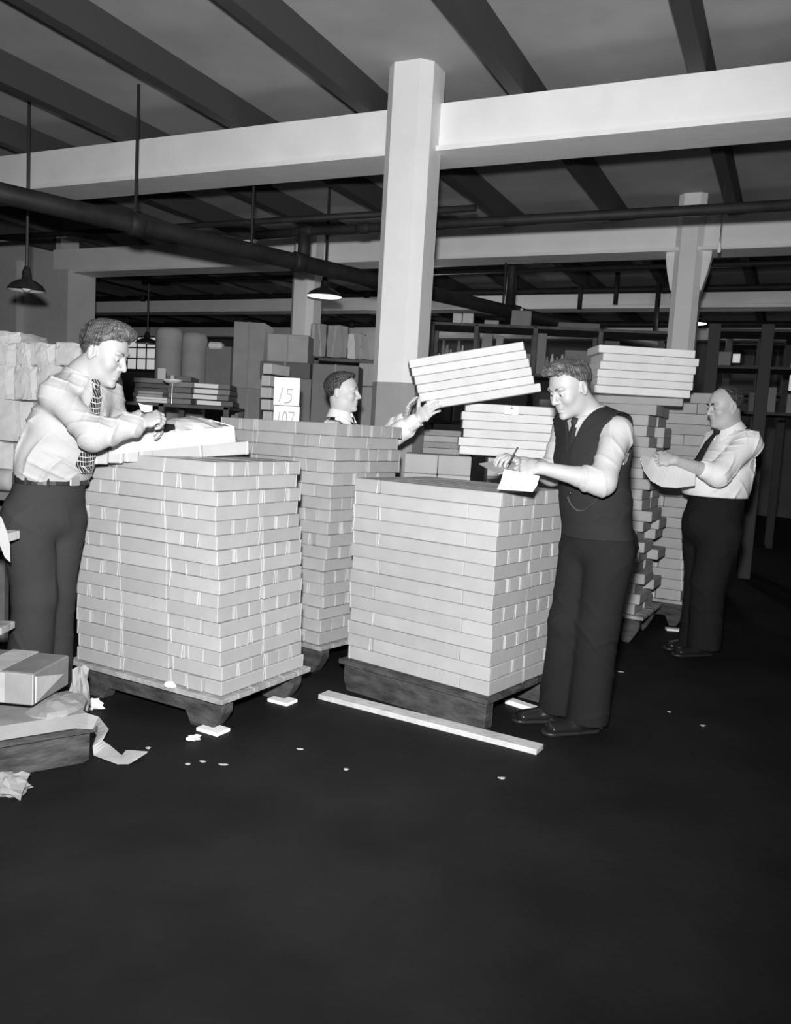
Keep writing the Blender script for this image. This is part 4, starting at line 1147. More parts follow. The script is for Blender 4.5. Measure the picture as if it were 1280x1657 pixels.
def face_parts(H, root, org, brow=m_brow, brow_w=1.0):
    m = float(H.sc.mean())
    for y in (-1, 1):
        mb = MB(); c = H.p(.0800, y * .031, .0062); n = 10
        v = []; f = []
        for i in range(n + 1):
            th = math.pi * i / n
            for k in range(2 * n):
                ph = math.pi * k / n; v.append(c + H.R @ (np.array([math.cos(th), math.sin(th) * math.cos(ph), math.sin(th) * math.sin(ph)]) * .0128 * m))
        for i in range(n):
            for k in range(2 * n): f.append((i * 2 * n + k, i * 2 * n + (k + 1) % (2 * n), (i + 1) * 2 * n + (k + 1) % (2 * n), (i + 1) * 2 * n + k))
        eye = part('eye', MB().add(v, f), m_eye, root, smooth=True)
        d = unit(np.array([.86, -y * .02, -.35])); a = c + H.R @ d * .0105 * m; b = c + H.R @ d * .0136 * m
        link('iris', MB().tube([a, b], [.0066 * m, .0045 * m], 12).mesh('iris', org, True), m_iris, eye)
        pts = [H.p(.099, y * .012, .026), H.p(.101, y * .022, .0325), H.p(.0965, y * .036, .0325), H.p(.083, y * .050, .026)]
        part('eyebrow', MB().tube(pts, [.003 * m * brow_w, .0042 * m * brow_w, .0038 * m * brow_w, .0015 * m], 8), brow, root, smooth=True)
    part('mouth', MB().tube([H.p(.0905, -.019, -.0655), H.p(.0985, -.008, -.0642), H.p(.0985, .008, -.0642), H.p(.0905, .019, -.0655)], [.0014, .0026, .0026, .0014], 8), m_lip, root, smooth=True)
def hair(H, root, org, m, line, grow=.012, extra=(), seed=0, flow=0.0, name='hair'):
    lo = H.o - .17; hi = H.o + .20
    F = grid(lo, hi, .0032); R_ = H.R; g = grow
    F.ell(H.p(-.010, 0, .047), (np.array([.097, .075, .080]) + g) * H.sc, R_, 0)
    F.ell(H.p(.030, 0, .022), (np.array([.060, .064, .078]) + g * .55) * H.sc, R_, .02)
    for c, r, k in extra: F.ell(H.p(*c), np.array(r) * H.sc, R_, k)
    xs_, zs_ = zip(*line)
    def keep(X, Y, Zz):
        x, y, z = H.loc(X, Y, Zz)
        return (np.interp(x, xs_, zs_) - z + .006 * np.sin(y * 90 + seed) * (np.abs(y) > .03)) * .7
    F.cut(keep)
    def wr(X, Y, Zz):
        x, y, z = H.loc(X, Y, Zz)
        return .0016 * np.sin(260 * y + 40 * x + 25 * np.sin(30 * x + seed)) * (z > .02) + .0012 * np.sin(240 * (z - x * .6) + 18 * np.sin(40 * y + seed))
    F.wrinkle(wr)
    return link(name, F.mesh(name, org), m, root)
def hand(F, wrist, fingers, back, thumb_side, curl=(.4, .5, .5), sc=1.0, spread=.06, thumb=(.55, .75, -.35), thumb_bend=.3, k=.006, curls=None):
    """fingers: direction of the fingers; back: normal of the back of the hand; thumb_side: +1 / -1 along cross(back, fingers)"""
    x = unit(fingers); z = unit(np.array(back, float) - x * (np.array(back, float) @ x)); y = np.cross(z, x) * thumb_side
    w = np.array(wrist, float)
    def q(a, b, c): return w + (x * a + y * b + z * c) * sc
    F.ecap(q(-.01, 0, 0), q(.045, 0, 0), (.027 * sc, .019 * sc), (.040 * sc, .016 * sc), y, .012)
    F.ecap(q(.045, 0, 0), q(.082, -.002, .002), (.040 * sc, .016 * sc), (.041 * sc, .0125 * sc), y, .012)
    F.ell(q(.030, .026, -.010), (.026 * sc, .018 * sc, .016 * sc), np.array([x, y, z]).T, .012)
    for i, (by, L_) in enumerate(((.0295, .074), (.0100, .083), (-.0100, .077), (-.0285, .060))):
        cu = curls[i] if curls else curl
        p = q(.084 - .004 * abs(i - 1), by, .002); a = 0; ang = spread * (1.2 - i * .8)
        d0 = unit(x * math.cos(ang) + y * math.sin(ang)); r = .0098 * sc * (1 if i < 3 else .88)
        F.ell(p, (r * 1.15,) * 3, None, k)
        for sgm, fr in enumerate((.44, .31, .25)):
            a += cu[sgm]; d = d0 * math.cos(a) - z * math.sin(a); e = p + d * L_ * fr * sc
            F.cap(p, e, r, r * .90, k * .6); p = e; r *= .90
    b0 = q(.022, .030, -.008); t = unit(x * thumb[0] + y * thumb[1] + z * thumb[2]); b1 = b0 + t * .036 * sc
    t2 = unit(t * math.cos(thumb_bend) + (x * .8 - y * .2) * math.sin(thumb_bend)); b2 = b1 + t2 * .030 * sc; b3 = b2 + unit(t2 + x * .2) * .025 * sc
    F.cap(b0, b1, .0135 * sc, .0115 * sc, .010); F.cap(b1, b2, .0112 * sc, .0105 * sc, .005); F.cap(b2, b3, .0105 * sc, .0085 * sc, .004)
    return q
def folds(a, b, amp, freq, seed=0):
    """creased cloth: thin soft ridges in two slanting families, fading in and out"""
    def fn(X, Y, Zz):
        w1 = np.sin(X * 11 + Zz * 7 + seed) + .7 * np.sin(Y * 13 - Zz * 9 + seed * 1.7); w2 = np.sin(X * 8 - Y * 10 + seed * 2.3) + .6 * np.sin(Zz * 15 + seed)
        r1 = 1 - np.abs(np.sin(.5 * freq * (X * a[0] + Y * a[1] + Zz * a[2]) + 1.3 * w1))
        r2 = 1 - np.abs(np.sin(.5 * freq * 1.3 * (X * b[0] + Y * b[1] + Zz * b[2]) + 1.5 * w2))
        m1 = np.clip(.5 + .7 * np.sin(X * 15 + Y * 9 + Zz * 12 + seed), 0, 1); m2 = np.clip(.5 + .7 * np.sin(-X * 13 + Y * 11 + Zz * 17 + 2 * seed), 0, 1)
        return -amp * (r1 ** 3 * m1 + .8 * r2 ** 3 * m2) + amp * .35
    return fn
def seg(a, b, t): return np.array(a) + (np.array(b) - np.array(a)) * t
def shoe(root, ankle, toe_dir, L_=.285, name='shoe', z0=0.0):
    d = unit([toe_dir[0], toe_dir[1], 0]); l = np.array([-d[1], d[0], 0]); c = np.array([ankle[0], ankle[1], z0])
    F = grid(c - .26, c + np.array([.26, .26, .16]), .0055)
    o = c - d * .055
    F.ecap(o + d * .03 + UP * .045, o + d * .12 + UP * .042, (.036, .040), (.042, .036), l, .02)
    F.ecap(o + d * .12 + UP * .036, o + d * (L_ - .045) + UP * .030, (.044, .034), (.043, .024), l, .02)
    F.cap(o + d * .05 + UP * .05, o + d * .06 + UP * .11, .040, .040, .02)
    F.cut(lambda X, Y, Zz: (z0 + .012) - Zz + 0 * X)
    up_ = link(name, F.mesh(name, root.location), m_shoe, root)
    F = grid(c - .26, c + np.array([.26, .26, .06]), .005)
    F.ecap(o + d * .028 + UP * .01, o + d * .12 + UP * .01, (.037, .05), (.040, .05), l, .01)
    F.ecap(o + d * .12 + UP * .01, o + d * (L_ - .043) + UP * .01, (.042, .05), (.046, .05), l, .01)
    F.cut(lambda X, Y, Zz: np.maximum(z0 + .001 - Zz, Zz - (z0 + .018)) + 0 * X)
    link('sole', F.mesh('sole', root.location), m_leather, up_)
    mb = MB()
    for k in range(4):
        a = o + d * (.115 + .014 * k) + UP * (.078 - .006 * k); mb = MB().tube([a - l * .018, a + UP * .004, a + l * .018], .0025, 6)
        link('lace', mb.mesh('lace', root.location), m_leather, up_)
def ribbon_part(name, pts, ws, lat, thick, m, root):
    """flat strip following pts, width along lat"""
    v = []; f = []; pts = [np.array(p, float) for p in pts]
    for i, (p, w_) in enumerate(zip(pts, ws)):
        d = unit(pts[min(i + 1, len(pts) - 1)] - pts[max(i - 1, 0)]); l = unit(np.array(lat) - d * (np.array(lat) @ d)); n = np.cross(d, l)
        v += [p - l * w_ / 2, p + n * thick * .7, p + l * w_ / 2, p - n * thick * .7]
    for i in range(len(pts) - 1):
        o = i * 4
        for k in range(4): f.append((o + k, o + (k + 1) % 4, o + 4 + (k + 1) % 4, o + 4 + k))
    f += [(3, 2, 1, 0), tuple(len(v) - 4 + k for k in range(4))]
    return part(name, MB().add(v, f), m, root)
def collar(root, N, nb, lat, fwd, m, r=.068, h=.04, name='collar', open_=.5):
    """turned-down collar round the neck base N, opening to the front"""
    ax_ = unit(np.array(nb) - np.array(N)); f = unit(np.array(fwd) - ax_ * (np.array(fwd) @ ax_)); l = np.cross(ax_, f); v = []; fc = []; n = 26
    for i in range(n + 1):
        a = open_ * .5 + (2 * math.pi - open_) * i / n; c_ = f * math.cos(a) + l * math.sin(a); fr = max(0, math.cos(a)) ** 3
        top = np.array(N) + c_ * (r + .002) + ax_ * (h * .9 - .020 * fr); out = np.array(N) + c_ * (r + .026 + .012 * fr) + ax_ * (-h * .25 - .040 * fr)
        inn = np.array(N) + c_ * (r - .006) + ax_ * (-h * .4)
        v += [inn, top - c_ * .006, top, out, out - c_ * .006]
    for i in range(n):
        for k in range(5): fc.append((i * 5 + k, i * 5 + (k + 1) % 5, (i + 1) * 5 + (k + 1) % 5, (i + 1) * 5 + k))
    fc += [(4, 3, 2, 1, 0), tuple(n * 5 + k for k in range(5))]
    return part(name, MB().add(v, fc), m, root, smooth=False)
class Torso:
    def __init__(s, pel, waist, chest, sh, neck, lat): s.pel, s.waist, s.chest, s.sh, s.neck, s.lat = map(np.array, (pel, waist, chest, sh, neck, lat))
def torso(F, T, rs, ls, o=0.0, belly=0.0, w=1.0, lower=True, sh_r=.050):
    F.ecap(T.sh - (T.sh - T.chest) * .15, T.chest, (.135 * w + o, .085 + o), (.158 * w + o, .112 + o), T.lat, .03)
    F.ecap(T.chest, T.waist, (.158 * w + o, .112 + o), (.142 * w + o, .105 + belly + o), T.lat, .04)
    F.cap(rs, T.sh, sh_r + o, .070 + o, .05); F.cap(ls, T.sh, sh_r + o, .070 + o, .05)
    if lower: F.ecap(T.waist, T.pel, (.142 * w + o, .105 + belly + o), (.160 * w + o, .110 + belly * .5 + o), T.lat, .04)
def body(root, lo, hi, h, fine_z, T, rs, re, rw, ls, le, lw, hipR, kneeR, ankR, hipL, kneeL, ankL, H, headkw, hands, skin, belly=0, w=1.0):
    F = grid(lo, hi, h, fine_z)
    torso(F, T, rs, ls, 0, belly, w)
    F.cap(T.sh, T.neck, .064, .058 + headkw.get('stout', 0) * .012, .03); F.cap(T.neck, H.p(-.022, 0, -.035), .058 + headkw.get('stout', 0) * .014, .056 + headkw.get('stout', 0) * .012, .03)
    for s_, e_, w_ in ((rs, re, rw), (ls, le, lw)):
        F.cap(s_, e_, .052, .041, .03); F.cap(e_, seg(e_, w_, .35), .041, .042, .02); F.cap(seg(e_, w_, .35), w_, .042, .027, .02)
    for a, b, c in ((hipR, kneeR, ankR), (hipL, kneeL, ankL)):
        F.cap(a, b, .082, .054, .03); F.cap(b, seg(b, c, .35), .054, .052, .02); F.cap(seg(b, c, .35), c, .052, .036, .02)
        F.cap(c, np.array(c) + UP * -.02, .036, .03, .02)
    head(F, H, **headkw)
    for args, kw in hands: hand(F, *args, **kw)
    return link('body', F.mesh('body', root.location), skin, root)
def trousers(root, T, hips, knees, anks, m, rt=.105, rk=.083, rh=.082, bulge=None, w=1.0, belly=0.0, top=None, h=.0065, hem=.045, seed=1, amp=.004):
    allp = np.array([T.pel, T.waist, *hips, *knees, *anks]); lo = allp.min(0) - .26; hi = allp.max(0) + .26; lo[2] = max(lo[2], hem - .02)
    F = grid(lo, hi, h)
    F.ecap(T.waist, T.pel, (.155 * w, .122 + belly), (.172 * w, .130 + belly * .6), T.lat, .03)
    for a, b, c in zip(hips, knees, anks):
        F.cap(a, b, rt, rk, .03); F.cap(b, np.array([c[0], c[1], hem]), rk, rh, .03)
    if bulge is not None:
        for c, r in bulge: F.ell(c, r, None, .05)
    def fl(X, Y, Zz): return folds((.8, .3, .5), (-.5, .6, .6), amp * 1.5, 55, seed)(X, Y, Zz)
    F.wrinkle(fl)
    tz = (T.waist[2] if top is None else top)
    n = unit(T.waist - T.pel)
    F.cut(lambda X, Y, Zz: np.maximum(hem - Zz, (X - T.waist[0]) * n[0] + (Y - T.waist[1]) * n[1] + (Zz - tz) * n[2]) + 0 * X)
    return link('trousers', F.mesh('trousers', root.location), m, root)
def cuffed_sleeve(F, s_, e_, t_end, r0, r1, r2, w_):
    F.cap(s_, e_, r0, r1, .03); F.cap(e_, seg(e_, w_, t_end), r1, r2, .03)

# ------------------------------------------------------------------ left man, packing the open white box
def vec(*a): return np.array(a, float)
def floor_at(x, y): return np.array([x, y, 0.0])
Y1 = 3.62
F1 = unit((.87, -.5, 0)); L1 = np.array([-F1[1], F1[0], 0])
pel = P(72, 830, Y1); waist = P(84, 772, Y1); chest = P(110, 692, Y1 - .01); shc = P(130, 635, Y1 - .02); neck = P(134, 605, Y1 - .03)
rs, ls = shc - L1 * .140 + F1 * .020 + UP * -.016, shc + L1 * .150
re = P(152, 704, 3.40); rw = P(226, 686, 3.50); le = P(190, 700, 3.86); lw = P(236, 676, 3.74)
H1 = Frame(P(166, 573, Y1 - .03), (.935, -.13, -.33), sc=(.98, 1.02, 1.08))
man1 = thing('person', (pel[0], pel[1], 0), 'man in pale grey shirt and checked tie leaning over the open white box', 'person')
hipR, hipL = pel - L1 * .09 + UP * -.03, pel + L1 * .09 + UP * -.03
kneeR, kneeL = P(56, 965, Y1 - .06), P(86, 960, Y1 + .08)
ankR, ankL = P(44, 1130, Y1 - .05), P(82, 1118, Y1 + .12); ankR[2] = ankL[2] = .085
T1_ = Torso(pel, waist, chest, shc, neck, L1)
lo = vec(min(pel[0], kneeR[0]) - .25, Y1 - .35, .0); hi = vec(rw[0] + .22, Y1 + .40, 1.80)
hR = ((rw, P(262, 672, 3.52) - rw, (.1, -.55, .8), 1), dict(curls=[(.9, 1.1, .6), (1.1, 1.2, .7), (1.2, 1.2, .7), (1.3, 1.2, .7)], thumb=(.75, .35, -.55), sc=.98))
hL = ((lw, P(262, 690, 3.70) - lw, (.0, .45, .85), -1), dict(curls=[(.5, .6, .4), (.6, .7, .4), (.7, .7, .4), (.8, .7, .4)], sc=.98))
body(man1, lo, hi, .0036, 1.08, T1_, rs, re, rw, ls, le, lw, hipR, kneeR, ankR, hipL, kneeL, ankL, H1, dict(), [hR, hL], m_skin)
face_parts(H1, man1, man1.location)
hair(H1, man1, man1.location, m_hairl, [(-.13, -.045), (-.095, -.050), (-.055, -.035), (-.03, .012), (.012, .030), (.022, .052), (.05, .066), (.085, .082), (.12, .10)], .010,
     extra=[((.045, .0, .118), (.052, .058, .026), .02), ((.080, .012, .108), (.030, .042, .022), .015)], seed=1)
# shirt
Fs = grid(vec(pel[0] - .34, Y1 - .42, .98), vec(rw[0] + .05, Y1 + .44, 1.60), .0052)
torso(Fs, T1_, rs, ls, .016, .0, .96, lower=False, sh_r=.044)
Fs.ecap(waist + UP * .10, waist + UP * .005, (.150, .122), (.150, .122), L1, .05)
Fs.ell(waist + UP * .07 + F1 * .03, (.135, .135, .085), None, .05)
Fs.cap(shc, neck, .082, .068, .03)
for s_, e_, w_ in ((rs, re, rw), (ls, le, lw)):
    Fs.cap(s_, e_, .062, .064, .03); Fs.cap(e_, seg(e_, w_, .86), .064, .050, .03); Fs.cap(seg(e_, w_, .84), seg(e_, w_, .96), .042, .040, .006)
Fs.wrinkle(folds((.9, .2, -.6), (.2, .5, 1.0), .010, 75, 4))
zc_ = waist[2] - .012
nn = unit(neck - shc)
Fs.cut(lambda X, Y, Zz: np.maximum(zc_ + .03 * (X - waist[0]) - Zz, (X - neck[0]) * nn[0] + (Y - neck[1]) * nn[1] + (Zz - neck[2]) * nn[2] - .005) + 0 * X)
link('shirt', Fs.mesh('shirt', man1.location), m_shirt1, man1)
collar(man1, neck - nn * .012, neck + nn * .05, L1, F1 + UP * -.1, m_shirt1, r=.070, h=.038)
trousers(man1, T1_, (hipR, hipL), (kneeR, kneeL), (ankR, ankL), m_trou1, bulge=[(pel - F1 * .075 + UP * -.06, (.10, .11, .11))], rt=.108, rk=.090, rh=.095, top=waist[2] - .0, seed=2)
# belt
n = 40; v = []; f = []
for i in range(n):
    a = 2 * math.pi * i / n; c_ = F1 * math.cos(a) * .132 + L1 * math.sin(a) * .158
    for (o, z) in ((-.012, -.02), (-.012, .017), (.004, .017), (.004, -.02)):
        v.append(waist + c_ * (1 + o / .14) + UP * (z - .004))
for i in range(n):
    for k in range(4): f.append((i * 4 + k, i * 4 + (k + 1) % 4, ((i + 1) % n) * 4 + (k + 1) % 4, ((i + 1) % n) * 4 + k))
belt = part('belt', MB().add(v, f), m_leather, man1)
bk = waist + F1 * .145 + UP * -.005
link('buckle', MB().box(bk, (.012, .05, .042), np.array([F1, L1, UP]).T).mesh('buckle', man1.location, bevel=.003), m_metal, belt)
for i in range(5):
    a = -1.9 + .62 * i; c_ = F1 * math.cos(a) * .134 + L1 * math.sin(a) * .161
    part('belt_loop', MB().box(waist + c_ + UP * -.004, (.010, .010, .048), None), m_trou1, man1)
tn = neck + F1 * .082 + UP * -.045
tpts = [tn, tn + F1 * .012 + UP * -.05, chest + F1 * .150 + UP * .05, chest + F1 * .160 + UP * -.05, waist + F1 * .20 + UP * .06, waist + F1 * .215 + UP * .035]
def check_mat():
    m = mat('checked_tie_cloth', .02, .7); nt = m.node_tree; b = nt.nodes['Principled BSDF']
    tc = nt.nodes.new('ShaderNodeTexCoord'); mp = nt.nodes.new('ShaderNodeMapping'); mp.inputs['Rotation'].default_value = (0, .5, .5)
    br = nt.nodes.new('ShaderNodeTexBrick'); br.offset = 0; br.inputs['Scale'].default_value = 42; br.inputs['Brick Width'].default_value = .5; br.inputs['Row Height'].default_value = .5; br.inputs['Mortar Size'].default_value = .045
    br.inputs['Color1'].default_value = br.inputs['Color2'].default_value = (.015, .015, .015, 1); br.inputs['Mortar'].default_value = (.45, .45, .45, 1)
    nt.links.new(tc.outputs['Object'], mp.inputs[0]); nt.links.new(mp.outputs[0], br.inputs['Vector']); nt.links.new(br.outputs['Color'], b.inputs['Base Color']); return m
m_check = check_mat()
ribbon_part('tie', tpts, [.035, .05, .07, .08, .085, .05], L1, .006, m_check, man1)
part('tie_knot', MB().tube([tn + UP * .022 - F1 * .004, tn + UP * .004, tn + UP * -.02], [.018, .020, .012], 10), m_check, man1, smooth=True)
shoe(man1, ankR, F1); shoe(man1, ankL, F1)
# slip of paper between his fingers
sheet('paper_slip', [(P(224, 652, 3.62), P(228, 664, 3.60)), (P(232, 655, 3.60), P(234, 667, 3.58)), (P(246, 656, 3.56), P(246, 666, 3.55))], m_white, 'small white slip held in the left man\'s hand', sub=2)

# ------------------------------------------------------------------ man in the vest
Y3 = 3.86
F3 = unit((-.84, -.54, 0)); L3 = np.array([-F3[1], F3[0], 0])
pel = P(966, 880, Y3); waist = P(963, 812, Y3); chest = P(957, 742, Y3); shc = P(957, 694, Y3); neck = P(952, 668, Y3 - .01)
ls, rs = shc + L3 * .16 + UP * -.008, shc - L3 * .16 + UP * -.008
le = P(974, 780, 3.58); lw = P(876, 757, 3.62); re = P(893, 765, 3.98); rw = P(846, 748, 3.84)
H3 = Frame(P(925, 630, Y3 - .04), (-.80, -.42, -.40), sc=(.98, 1.0, 1.04))
man3 = thing('person', (pel[0], pel[1], 0), 'man in dark vest and tie with rolled white sleeves writing on the centre stack', 'person')
hipL, hipR = pel + L3 * .085 + UP * -.03, pel - L3 * .085 + UP * -.03
ankL = Z(950, 1160, .085); ankR = Z(898, 1146, .085)
ankL = P(952, 1150, 3.80); ankR = P(904, 1138, 3.93); ankL[2] = ankR[2] = .085
kneeL, kneeR = P(968, 1012, Y3 - .08), P(922, 1006, Y3 + .02)
T3 = Torso(pel, waist, chest, shc, neck, L3)
lo = vec(rw[0] - .24, Y3 - .42, 0); hi = vec(pel[0] + .30, Y3 + .34, 1.75)
hL = ((lw, P(820, 756, 3.66) - lw, (.05, -.75, .65), -1), dict(curls=[(.5, .8, .5), (.6, .9, .5), (.7, .9, .5), (.8, .9, .5)], thumb=(.8, .45, -.4), sc=1.0))
hR = ((rw, P(808, 735, 3.80) - rw, (.1, -.2, .97), -1), dict(curls=[(.5, .7, .4), (.6, .8, .4), (.7, .8, .4), (.8, .8, .4)], sc=.98))
body(man3, lo, hi, .0036, 1.10, T3, rs, re, rw, ls, le, lw, hipR, kneeR, ankR, hipL, kneeL, ankL, H3, dict(), [hL, hR], m_skin)
face_parts(H3, man3, man3.location)
hair(H3, man3, man3.location, m_hairl, [(-.13, -.03), (-.095, -.035), (-.055, -.02), (-.03, .025), (.012, .045), (.022, .06), (.05, .075), (.085, .088), (.12, .10)], .008,
     extra=[((.05, .0, .118), (.055, .060, .024), .02), ((.092, -.01, .108), (.030, .040, .022), .012), ((.112, .0, .098), (.016, .025, .016), .01)], seed=3)
Fs = grid(vec(rw[0] - .02, Y3 - .42, 1.0), vec(pel[0] + .30, Y3 + .36, 1.55), .0052)
torso(Fs, T3, rs, ls, .016, .0, 1.0, lower=False, sh_r=.046)
Fs.cap(shc, neck, .080, .068, .03)
for s_, e_, w_ in ((ls, le, lw), (rs, re, rw)):
    Fs.cap(s_, e_, .064, .060, .03); Fs.cap(e_, seg(e_, w_, .20), .060, .057, .03); Fs.cap(seg(e_, w_, .12), seg(e_, w_, .26), .058, .054, .008)
Fs.wrinkle(folds((.9, .3, -.2), (.3, .5, .5), .0075, 75, 7))
nn = unit(neck - shc); wz_ = waist[2]
Fs.cut(lambda X, Y, Zz: np.maximum(wz_ - .0 - Zz, (X - neck[0]) * nn[0] + (Y - neck[1]) * nn[1] + (Zz - neck[2]) * nn[2] - .004) + 0 * X)
link('shirt', Fs.mesh('shirt', man3.location), m_shirt, man3)
collar(man3, neck - nn * .010, neck + nn * .05, L3, F3, m_shirt, r=.069, h=.040)
# vest: the torso again a little larger, opened to a V and at the arms
Fv = grid(vec(pel[0] - .32, Y3 - .36, pel[2] - .03), vec(pel[0] + .32, Y3 + .34, 1.55), .004)
torso(Fv, T3, rs, ls, .029, .0, 1.0, lower=True, sh_r=.060)
Fv.cap(shc, neck, .086, .070, .03)
vz = chest[2] + .03; nz_ = neck[2] - .015
def vest_cut(X, Y, Zz):
    px, py = X - shc[0], Y - shc[1]
    lat = px * L3[0] + py * L3[1]; fw = px * F3[0] + py * F3[1]
    V = np.where(fw > -.01, ((Zz - vz) * .40 - np.abs(lat)) * .9, -1)               # front opening
    arm = -1.0
    for j_ in (ls, rs):
        q_ = j_ + (j_ - shc) * .12 + UP * -.030
        arm = np.maximum(arm, .098 - np.sqrt(((X - q_[0]) ** 2 + (Y - q_[1]) ** 2) * 1.0 + ((Zz - q_[2]) * .86) ** 2))
    nx_ = (neck + F3 * .012)
    top = .082 - np.sqrt((X - nx_[0]) ** 2 + (Y - nx_[1]) ** 2 + 0 * Zz) - .35 * np.clip(nz_ - .03 - Zz, 0, 1)
    hem = (pel[2] + .035 - .10 * np.clip(fw - .02, 0, .1)) - Zz
    return np.maximum(np.maximum(V, arm), np.maximum(np.where(Zz > nz_ - .12, top, -1), hem))
Fv.wrinkle(folds((.8, .2, -.3), (.3, .5, .8), .003, 60, 9))
Fv.cut(vest_cut)
link('vest', Fv.mesh('vest', man3.location), m_vest, man3)
for k in range(4):
    p = seg(chest, waist, .10 + .30 * k) + F3 * (.150 - .003 * k) + UP * -.02
    part('vest_button', MB().tube([p, p + F3 * .008], .008, 10), m_leather, man3, smooth=True)
trousers(man3, T3, (hipR, hipL), (kneeR, kneeL), (ankR, ankL), m_trou, bulge=[(pel - F3 * .125 + UP * -.01, (.105, .11, .12))], rt=.112, rk=.094, rh=.098, top=waist[2] - .06, hem=.05, seed=5)
tn = neck + F3 * .078 + UP * -.050
ribbon_part('tie', [tn, tn + F3 * .014 + UP * -.05, chest + F3 * .138 + UP * .03, chest + F3 * .140 + UP * -.06], [.034, .045, .06, .07], L3, .006, m_tie, man3)
part('tie_knot', MB().tube([tn + UP * .022 - F3 * .004, tn + UP * .004, tn + UP * -.02], [.017, .020, .012], 10), m_tie, man3, smooth=True)
# watch chain
ch = []
ca_, cb_ = P(912, 800, Y3 - .165), P(936, 796, Y3 - .17)
ca_ = waist + F3 * .134 + UP * .045; 
for i in range(15):
    t = i / 14; a = -.10 - .75 * t; c_ = F3 * math.cos(a) * .141 - L3 * math.sin(-a) * -.168 * -1
    c_ = F3 * math.cos(.75 - .85 * t) * .156 - L3 * math.sin(.75 - .85 * t) * .182 * -1 * (1 if True else 0)
    ch.append(waist + c_ + UP * (.03 - .26 * t * (1 - t) * .9 - .01 * t))
part('watch_chain', MB().tube(ch, .0035, 6), m_metal, man3)
shoe(man3, ankL, unit((-.95, -.3, 0))); shoe(man3, ankR, unit((-.97, -.2, 0)))
# pencil, white card and flat dark book on the stack
pn = thing('pencil', P(836, 730, 3.74), 'short pencil held upright in the vest man\'s hand', 'pencil')
a, b = P(838, 724, 3.74), P(822, 752, 3.70)
part('pencil_shaft', MB().tube([a, b], .004, 6), m_wood, pn); part('pencil_tip', MB().tube([b, b + unit(b - a) * .015], [.004, .001], 6), m_woodl, pn)
zst = zC
q = [P(818, 757, 3.72), P(872, 770, 3.68)]
sheet('white_card', [(P(816, 760, 3.60), P(873, 771, 3.56)), (P(811, 778, 3.57), P(869, 786, 3.53)), (P(805, 792, 3.555), P(862, 796, 3.515))], m_white, 'white card hanging over the edge of the centre stack under the writing hand', thick=.003, cat='card')
sheet('grey_sheet', [(P(775, 750, 3.90), P(806, 766, 3.70)), (P(822, 742, 3.92), P(850, 760, 3.72))], m_boxd, 'grey sheet of card lying under the vest man\'s far hand', thick=.004, cat='sheet')

# ------------------------------------------------------------------ stout man at the right
Y4 = 5.45
F4 = unit((-.96, -.28, 0)); L4 = np.array([-F4[1], F4[0], 0])
pel = P(1152, 855, Y4); waist = P(1160, 800, Y4); chest = P(1172, 755, Y4); shc = P(1184, 716, Y4); neck = P(1180, 692, Y4)
ls, rs = shc + L4 * .165 , shc - L4 * .165
le = P(1160, 768, 5.16); lw = P(1092, 744, 5.10); re = P(1130, 765, 5.62); rw = P(1080, 738, 5.42)
H4 = Frame(P(1174, 660, Y4 - .02), (-.955, -.20, -.16), sc=(1.06, 1.06, 1.06))
man4 = thing('person', (pel[0], pel[1], 0), 'stout balding man in white shirt and black trousers reading a sheet', 'person')
hipL, hipR = pel + L4 * .09 + UP * -.03, pel - L4 * .09 + UP * -.03
kneeL, kneeR = P(1146, 945, Y4 - .08), P(1136, 942, Y4 + .08)
ankL, ankR = P(1140, 1035, Y4 - .08), P(1124, 1030, Y4 + .08); ankL[2] = ankR[2] = .085
T4 = Torso(pel, waist, chest, shc, neck, L4)
lo = vec(lw[0] - .24, Y4 - .52, 0); hi = vec(pel[0] + .42, Y4 + .36, 1.78)
hL = ((lw, P(1054, 742, 5.14) - lw, (.2, -.8, .5), -1), dict(curls=[(.6, .8, .5), (.7, .9, .5), (.8, .9, .5), (.9, .9, .5)], thumb=(.75, .5, -.3)))
hR = ((rw, P(1046, 732, 5.36) - rw, (.1, .5, .8), -1), dict(curls=[(.5, .7, .4)] * 4))
body(man4, lo, hi, .0044, 1.10, T4, rs, re, rw, ls, le, lw, hipR, kneeR, ankR, hipL, kneeL, ankL, H4, dict(stout=1.0), [hL, hR], m_skind, belly=.05, w=1.05)
face_parts(H4, man4, man4.location, m_iris, 1.4)
hair(H4, man4, man4.location, m_hair, [(-.13, -.055), (-.095, -.06), (-.055, -.045), (-.035, -.01), (-.015, .022), (.0, .050), (.015, .085), (.035, .14), (.12, .2)], .006, seed=5)
Fs = grid(vec(lw[0] - .02, Y4 - .50, waist[2] - .03), vec(pel[0] + .42, Y4 + .38, 1.60), .006)
torso(Fs, T4, rs, ls, .020, .05, 1.05, lower=False)
Fs.ecap(chest - UP * .03 - F4 * .01, waist - UP * .02, (.17, .155), (.185, .195), L4, .05)
Fs.ell(waist + F4 * .06 + UP * .06, (.16, .16, .12), None, .06)
Fs.ell(chest - F4 * .075 + UP * .0, (.11, .14, .16), None, .06)
Fs.cap(shc, neck, .092, .078, .03)
for s_, e_, w_ in ((ls, le, lw), (rs, re, rw)):
    Fs.cap(s_, e_, .078, .074, .04); Fs.cap(e_, seg(e_, w_, .22), .078, .064, .03); Fs.cap(seg(e_, w_, .14), seg(e_, w_, .30), .062, .058, .008)
Fs.wrinkle(folds((.9, .2, -.5), (.3, .5, .8), .011, 70, 11))
nn = unit(neck - shc); wz4 = waist[2]
Fs.cut(lambda X, Y, Zz: np.maximum(wz4 - .012 - Zz, (X - neck[0]) * nn[0] + (Y - neck[1]) * nn[1] + (Zz - neck[2]) * nn[2] - .004) + 0 * X)
